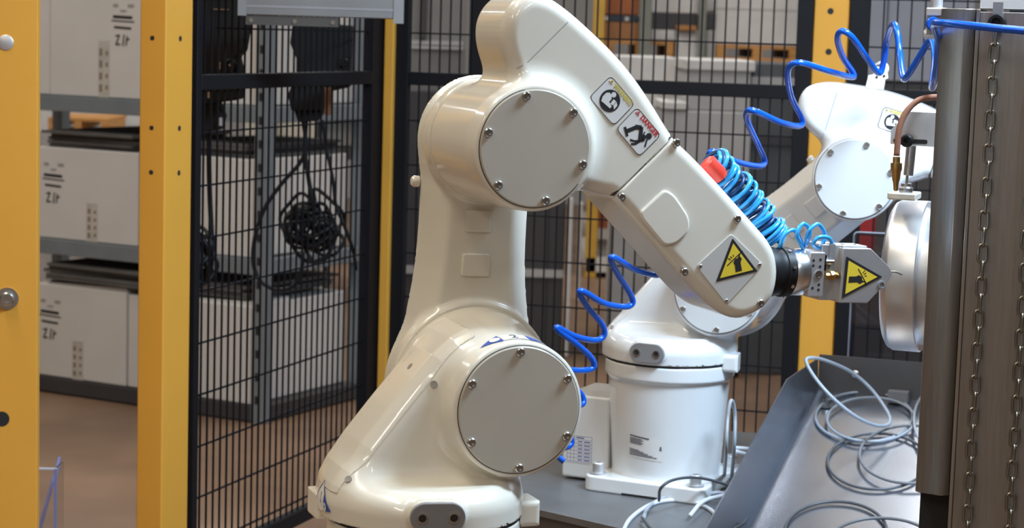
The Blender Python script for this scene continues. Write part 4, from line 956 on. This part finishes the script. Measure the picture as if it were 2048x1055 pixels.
# cable loops lying in the tray
tnrm = V((0, 0, 1))
def onTray(x, y, h=.004):
    d = ray(x, y); n_ = np.cross(tX, tY+np.array([0, 0, SL])); n_ /= np.linalg.norm(n_)
    P0 = np.array([TO[0], TO[1], .456])+n_*h; t = ((P0-cC) @ n_)/(d @ n_); return cC+d*t
def loop(ctr, rx, ry, r, mt_, label, lift=lambda t: .004, tilt=0.0, t0=0.0, t1=2*math.pi, closed=True):
    pts = []
    for i in range(40):
        t = t0+(t1-t0)*i/(40 if closed else 39)
        x = ctr[0]+rx*math.cos(t)*math.cos(tilt)-ry*math.sin(t)*math.sin(tilt); y = ctr[1]-(rx*math.cos(t)*math.sin(tilt)+ry*math.sin(t)*math.cos(tilt))
        pts.append(onTray(x, y, lift(t)))
    return tag(MB().tube(pts, r, 8, closed=closed).build('cable_loop', mt_, None, smooth=True, auto=False), label, 'cable', 'cable loops in the tray')
loop((1728, 833), 97, 50, .0026, GREYC, 'wide pale grey cable loop lying flat near the back of the tray', lambda t: .004)
loop((1742, 838), 88, 44, .0024, GREYC, 'smaller pale grey cable loop inside the widest one in the tray', lambda t: .0095)
loop((1755, 922), 100, 56, .0024, DGREYC, 'dark grey cable loop lying in the middle of the tray', lambda t: .005)
loop((1822, 908), 103, 58, .0024, mat('mid_grey_cable', (.15, .155, .165), .4), 'grey cable loop running behind the cabinet edge', lambda t: .0105)
loop((1672, 1062), 102, 60, .0026, DGREYC, 'dark cable loop at the bottom edge of the tray', lambda t: .005)
loop((1762, 1090), 110, 55, .0026, mat('mid_grey_cable', (.15, .155, .165), .4), 'second dark cable loop at the bottom picture edge', lambda t: .011)
loop((1872, 838), 44, 60, .0024, GREYC, 'pale grey cable loop partly hidden by the cabinet', lambda t: .016)
# standing loop
P = [(1612, 722, 3.26), (1622, 715, 3.27), (1650, 720, 3.30), (1700, 742, 3.34), (1740, 775, 3.34), (1770, 815, 3.32), (1780, 838, 3.30), (1772, 850, 3.28), (1745, 848, 3.25), (1705, 828, 3.22), (1660, 790, 3.22), (1628, 752, 3.24)]
tag(MB().tube(catmull([at(*p) for p in P], 6, closed=True), .0030, 8, closed=True).build('cable_loop', GREYC, None, smooth=True, auto=False), 'pale cable loop standing up at the back of the tray', 'cable', 'cable loops in the tray')

# pale cables around the rear robot base
def onTab(x, y, h=.003):
    return atz(x, y, TABZ+h)
def tcable(P, r, mt_, label, k=8): return tag(MB().tube(catmull(P, k), r, 8).build('pale_cable', mt_, None, smooth=True, auto=False), label, 'cable', 'pale cables by the rear robot base')
WHC = mat('white_cable', (.62, .64, .68), .4)
tcable([onTab(1448, 962), at(1452, 900, 3.12), at(1456, 830, 3.13), at(1463, 800, 3.14), at(1470, 830, 3.15), at(1468, 900, 3.14), onTab(1462, 965)], .0030, GREYC, 'pale cable standing up in a narrow loop at the rear robot base')
tcable([onTab(1240, 1075), onTab(1262, 1035), onTab(1310, 1005), onTab(1370, 1000), onTab(1420, 1018), onTab(1440, 1045), onTab(1448, 1070)], .0034, WHC, 'white cable arching across the table front')
tcable([onTab(1285, 1040), onTab(1300, 1010), onTab(1345, 990, .006), onTab(1400, 990, .01), onTab(1440, 985, .012), onTab(1480, 1000, .01)], .0034, GREYC, 'pale cable bending round the flange corner of the rear robot')
tcable([onTab(1318, 1000, .02), onTab(1322, 975, .05), onTab(1350, 958, .06), onTab(1400, 955, .05), onTab(1460, 972, .03), onTab(1492, 1000, .012), onTab(1490, 1040, .008), onTab(1450, 1060)], .0024, DGREYC, 'grey cable looping in front of the flange bolt')
tcable([onTab(1285, 1035, .01), onTab(1310, 1062, .01), onTab(1370, 1080, .01), onTab(1440, 1070, .01), onTab(1490, 1045, .012)], .0026, DGREYC, 'grey cable low on the table front edge')
tcable([onTab(1380, 1030, .01), onTab(1410, 1000, .014), onTab(1470, 985, .014), onTab(1510, 970, .01)], .0034, WHC, 'white cable running right behind the tray')
tcable([at(1470, 895, 3.3), at(1500, 898, 3.32), at(1540, 908, 3.34)], .0036, WHC, 'upper white cable leaving the rear robot base to the right')
tcable([at(1470, 902, 3.28), at(1500, 910, 3.30), at(1540, 922, 3.32)], .0036, WHC, 'lower white cable leaving the rear robot base to the right')

# ================================================================== hall background behind the fence
def bz(x, y, Y): return at(x, y, Y)[2]
def bgx(x, y, Y): return at(x, y, Y)[0]
def block(name, x0, x1, y0, y1, Y, dep, mt_, label, cat, group=None, lid=None, zb=None, bevel=.006, parts=()):
    """a solid standing box whose front face spans the given image columns and rows at distance Y"""
    ym = (y0+y1)/2; xa_, xb_ = bgx(x0, ym, Y), bgx(x1, ym, Y); zt_ = bz((x0+x1)/2, y0, Y); zb_ = bz((x0+x1)/2, y1, Y) if zb is None else zb
    r = empty(name, ((xa_+xb_)/2, Y, zb_), 0, label, cat, group); w_ = xb_-xa_; h = zt_-zb_
    MB().bx(-w_/2, w_/2, 0, dep, 0, h).build('body', mt_, r, bevel=bevel)
    if lid: MB().bx(-w_/2-.012, w_/2+.012, -.012, dep, h-.035, h+.004).build('lid', lid, r, bevel=.006)
    for (n_, u0, u1, v0, v1, m2, pr) in parts:
        MB().bx(-w_/2+u0*w_, -w_/2+u1*w_, -pr, .002, v0*h, v1*h).build(n_, m2, r)
    return r
def pallet(x0, x1, y0, y1, Y, dep, label):
    ym = (y0+y1)/2; xa_, xb_ = bgx(x0, ym, Y), bgx(x1, ym, Y); zt_ = bz((x0+x1)/2, y0, Y); zb_ = bz((x0+x1)/2, y1, Y); w_ = xb_-xa_; h = zt_-zb_
    r = empty('wooden_pallet', ((xa_+xb_)/2, Y, zb_), 0, label, 'pallet', 'wooden pallets in the far rack')
    for k in range(5): MB().bx(-w_/2, w_/2, k*dep/5, k*dep/5+dep*.16, h*.78, h).build('top_board', WOOD, r)
    for u in (0, .44, .88): MB().bx(-w_/2+u*w_, -w_/2+(u+.12)*w_, .0, dep*.9, h*.2, h*.78).build('block', WOOD, r)
    MB().bx(-w_/2, w_/2, .0, .1, 0, h*.2).build('bottom_board', WOOD, r)
    return r
YR = 9.8
fr = empty('far_rack', (bgx(1380, 60, YR), YR, 0), 0, 'far pallet rack with yellow and grey uprights behind the mesh', 'rack')
cxr = bgx(1380, 60, YR)
YELR = mat('rack_yellow', (.55, .33, .05), .5); GRNR = mat('rack_grey_green', (.19, .20, .17), .5)
for (x0, x1, mt_) in ((1186, 1209, YELR), (1279, 1303, GRNR), (1399, 1412, GRNR), (1604, 1640, GRNR)):
    MB().bx(bgx(x0, 60, YR)-cxr, bgx(x1, 60, YR)-cxr, .0, .06, 0, 1.7).build('upright', mt_, fr, bevel=.004)
zs = [bz(1400, 122, YR+.02), bz(1250, 460, YR), .10]
SHB = mat('shelf_beam_grey', (.40, .38, .35), .6)
MB().bx(bgx(1187, 60, YR)-cxr, bgx(1640, 60, YR)-cxr, .02, 1.0, zs[0]-.03, zs[0]-.002).build('shelf', SHB, fr)
MB().bx(bgx(1187, 60, YR)-cxr, bgx(1640, 60, YR)-cxr, .02, 1.0, zs[1]-.05, zs[1]-.002).build('shelf', SHB, fr)
MB().bx(bgx(1187, 60, YR)-cxr, bgx(1640, 60, YR)-cxr, .0, 1.0, .03, .10).build('bottom_beam', LGREYB, fr)
YB = YR+.08
pallet(1211, 1347, 80, 121, YB, .7, 'wooden pallet under the brown boxes in the far rack')
pallet(1432, 1598, 91, 122, YB, .7, 'wooden pallet under the big white box in the far rack')
block('brown_box', 1209, 1279, 44, 79.5, YB, .4, CARDB, 'brown cardboard box on the left pallet of the far rack', 'box')
block('brown_box', 1209, 1279, -30, 30, YB+.02, .4, mat('rust_cardboard', (.38, .13, .05), .8), 'upper reddish brown box in the far rack', 'box')
block('dark_tray', 1207, 1281, 31, 44, YB, .4, mat('blue_black', (.02, .03, .05), .4), 'dark tray between the two brown boxes', 'tray', parts=(('label_dot', .02, .16, .2, .8, LGREYB, .01), ('label_dot', .58, .68, .2, .8, LGREYB, .01)))
block('white_box', 1303, 1351, 60, 80, YB, .4, LGREYB, 'small white box standing on the left pallet end', 'box')
block('white_box', 1352, 1397, 62, 122, YB, .4, LGREYB, 'tall narrow white box in the middle of the far rack', 'box')
block('dark_block', 1303, 1397, 27, 60, YB+.05, .4, DCAB, 'dark block in place of the shaded shelf gap over the white boxes in the far rack', 'crate')  # dark block stands in for the shade of an open shelf gap
block('orange_bag', 1354, 1394, 51, 61.5, YB-.04, .2, mat('orange_cloth', (.42, .19, .06), .8), 'orange bag squeezed on the tall white box', 'bag')
block('white_box', 1303, 1397, -30, 26.5, YB+.05, .4, LGREYB, 'white box above the dark shelf gap', 'box')
block('white_box', 1413, 1431, 60, 122, YB, .4, GREYB, 'slim grey box beside the big white box', 'box')
block('dark_block', 1413, 1431, 26, 59.5, YB, .4, DCAB, 'small dark block on the slim grey box', 'crate')  # plain dark block over the slim grey box
block('white_box', 1432, 1597, -40, 91, YB, .6, LGREYB, 'big white lidded box on the right pallet', 'box', parts=(('lid_line', 0, 1, .545, .56, GREYB, .002),))
block('orange_crate', 1194, 1262, 398, 459.5, YB, .5, mat('orange_brown_crate', (.34, .09, .03), .7), 'orange brown crate low in the far rack, beside the yellow upright', 'crate')
block('grey_crate', 1196, 1300, 466, 530, YB, .5, GREYB, 'grey crate below the orange one in the far rack', 'crate', zb=.10)
# grey totes on a trolley
YT = 7.0; zt0 = bz(1420, 392, YT)
tr = empty('trolley', (bgx(1420, 392, YT), YT, 0), 0, 'dark steel trolley under the grey totes', 'trolley')
w_ = bgx(1497, 392, YT)-bgx(1330, 392, YT)
MB().bx(-w_/2, w_/2, 0, .6, zt0-.03, zt0-.001).build('deck', DCAB, tr)
for sx in (-1, 1):
    for y in (.02, .54):
        MB().bx(sx*(w_/2-.03)-.015, sx*(w_/2-.03)+.015, y, y+.03, .06, zt0-.03).build('leg', DCAB, tr); MB().lathe([(.03, -.012), (.03, .012)], (sx*(w_/2-.03), y+.015, .03), (1, 0, 0), 16).build('wheel', BLKRUB, tr, smooth=True)
block('grey_tote', 1322, 1500, 222, 392, YT+.01, .55, GREYB, 'grey plastic tote at the bottom of the trolley stack', 'tote', zb=zt0)
zt1 = bz(1410, 222, YT+.01)+.001
block('grey_tote', 1376, 1502, 122, 222, YT+.02, .5, GREYB, 'grey tote with pale lid on the trolley stack', 'tote', lid=LGREYB, zb=zt1)
block('grey_tote', 1236, 1350, 113, 200, YT+.6, .4, LGREYB, 'pale tall carton left of the lidded tote', 'carton', zb=0)
block('pale_tub', 1322, 1375, 203, 222, YT, .35, LGREYB, 'low pale tub beside the lidded tote', 'tub', zb=zt1)
block('black_label_plate', 1359, 1376, 127, 148, YT-.02, .03, DCAB, 'small black plate beside the lidded tote', 'plate', zb=zt1+.06) if False else None
block('dark_block', 1501, 1592, 126, 382, YT+.1, .5, DGREYB, 'tall dark grey crate stack right of the grey totes', 'crate', zb=0, parts=(('rim', -.02, 1.02, .93, .955, GREYB, .012), ('rim', -.02, 1.02, .74, .77, DCAB, .012)))
# dark cabinet behind the corner of the fence
YC = 7.4
dc = block('dark_cabinet', 800, 1130, 184, 700, YC, .5, DCAB, 'long dark cabinet behind the fence corner and the front robot', 'cabinet', zb=0, parts=(('door_gap', .90, .905, 0, 1, HOLE, .003), ('kick_strip', .0, 1, .30, .33, GREYB, .01)))
block('shelf_post', 1134, 1142, 395, 700, YC-.05, .05, LGREYB, 'left of two thin pale posts by the dark cabinet', 'post', zb=0)
block('shelf_post', 1156, 1164, 405, 545, YC+1.5, .05, LGREYB, 'right of two thin pale posts by the dark cabinet', 'post', zb=0)
ztc = bz(870, 184, YC)+.001
block('grey_box', 822, 925, 92, 184, YC+.05, .4, mat('dusk_grey', (.17, .165, .165), .7), 'dull grey box standing on the dark cabinet', 'box', zb=ztc, parts=(('lid_band', 0, 1, .93, 1.0, GREYB, .01),))
z2 = bz(870, 92, YC+.05)+.004
block('grey_box', 822, 928, -30, 75, YC+.08, .4, mat('dusk_grey2', (.22, .215, .21), .7), 'upper grey box on the dark cabinet, dark bracket in front', 'box', zb=z2, parts=(('base_band', 0, 1, 0, .07, GREYB, .012), ('bracket', .18, .3, .1, 1, DCAB, .02)))
# cartons and pallets beyond the rack
YL = 8.4
for i, (x0, x1, y0, y1, mt_, lb_) in enumerate([(486, 545, 40, 700, mat('beige_carton', (.60, .56, .48), .8), 'tall beige carton far behind the rack upright'), (552, 628, 40, 700, mat('beige_carton2', (.56, .52, .44), .8), 'second tall beige carton behind the plug housing'), (648, 742, 55, 205, LGREYB, 'pale far carton above, left of the corner post'), (640, 742, 222, 292, LGREYB, 'long white carton below it, left of the corner post')]):
    block('far_carton', x0, x1, y0, y1, YL+.1*i, .5, mt_, lb_, 'carton', 'far cartons behind the left rack', zb=0 if i < 2 else None)
fs_ = empty('far_shelf', (bgx(690, 300, YL), YL+.15, 0), 0, 'far dark shelf carrying the pale cartons by the corner post', 'shelf')
for y in (206, 293):
    z = bz(690, y, YL+.25); MB().bx(-.16, .18, 0, .6, z-.05, z-.004).build('shelf_board', DCAB, fs_)
for x in (-.16, .15):
    MB().bx(x, x+.03, .55, .6, 0, 1.5).build('shelf_leg', DCAB, fs_); MB().bx(x, x+.03, .02, .05, 0, bz(690, 206, YL+.25)-.05).build('shelf_leg', DCAB, fs_)
block('far_stand', 70, 290, 264, 600, 9.0, .5, GREYB, 'grey stand far behind the left rack', 'stand', zb=0)
zst = bz(180, 264, 9.0)+.002
pallet(96, 216, 236, 263.5, 9.05, .45, 'orange wooden pallet seen through the left rack shelf')
block('white_partition', 70, 290, 150, 236, 9.6, .1, LGREYB, 'white panel far behind the left rack', 'panel', zb=0)
# right background
block('control_cabinet', 1698, 1950, -90, 160, 6.2, .5, mat('pale_blue_grey', (.34, .36, .41), .5), 'pale blue-grey control cabinet behind the rear robot', 'cabinet', zb=bz(1825, 165, 6.22)+.002, parts=(('door_gap', .30, .31, 0, 1, DCAB, .004), ('door_gap', .12, .15, 0, 1, DCAB, .004)))
block('machine_base', 1650, 1960, 330, 900, 6.15, .6, mat('grey_brown_base', (.11, .10, .095), .6), 'grey-brown base block under the control cabinet', 'cabinet', zb=0) if False else None
block('dark_stand', 1690, 1960, 165, 900, 6.22, .5, mat('grey_brown_base', (.085, .078, .075), .6), 'dark stand under the control cabinet', 'stand', zb=0)
block('red_case', 1714, 1752, 405, 505, 5.7, .12, mat('red_case_paint', (.42, .02, .02), .5), 'red case behind the clear guard sheet', 'case', zb=.45)
block('case_stand', 1700, 1770, 505, 800, 5.68, .2, DCAB, 'dark stand under the red case', 'stand', zb=0)
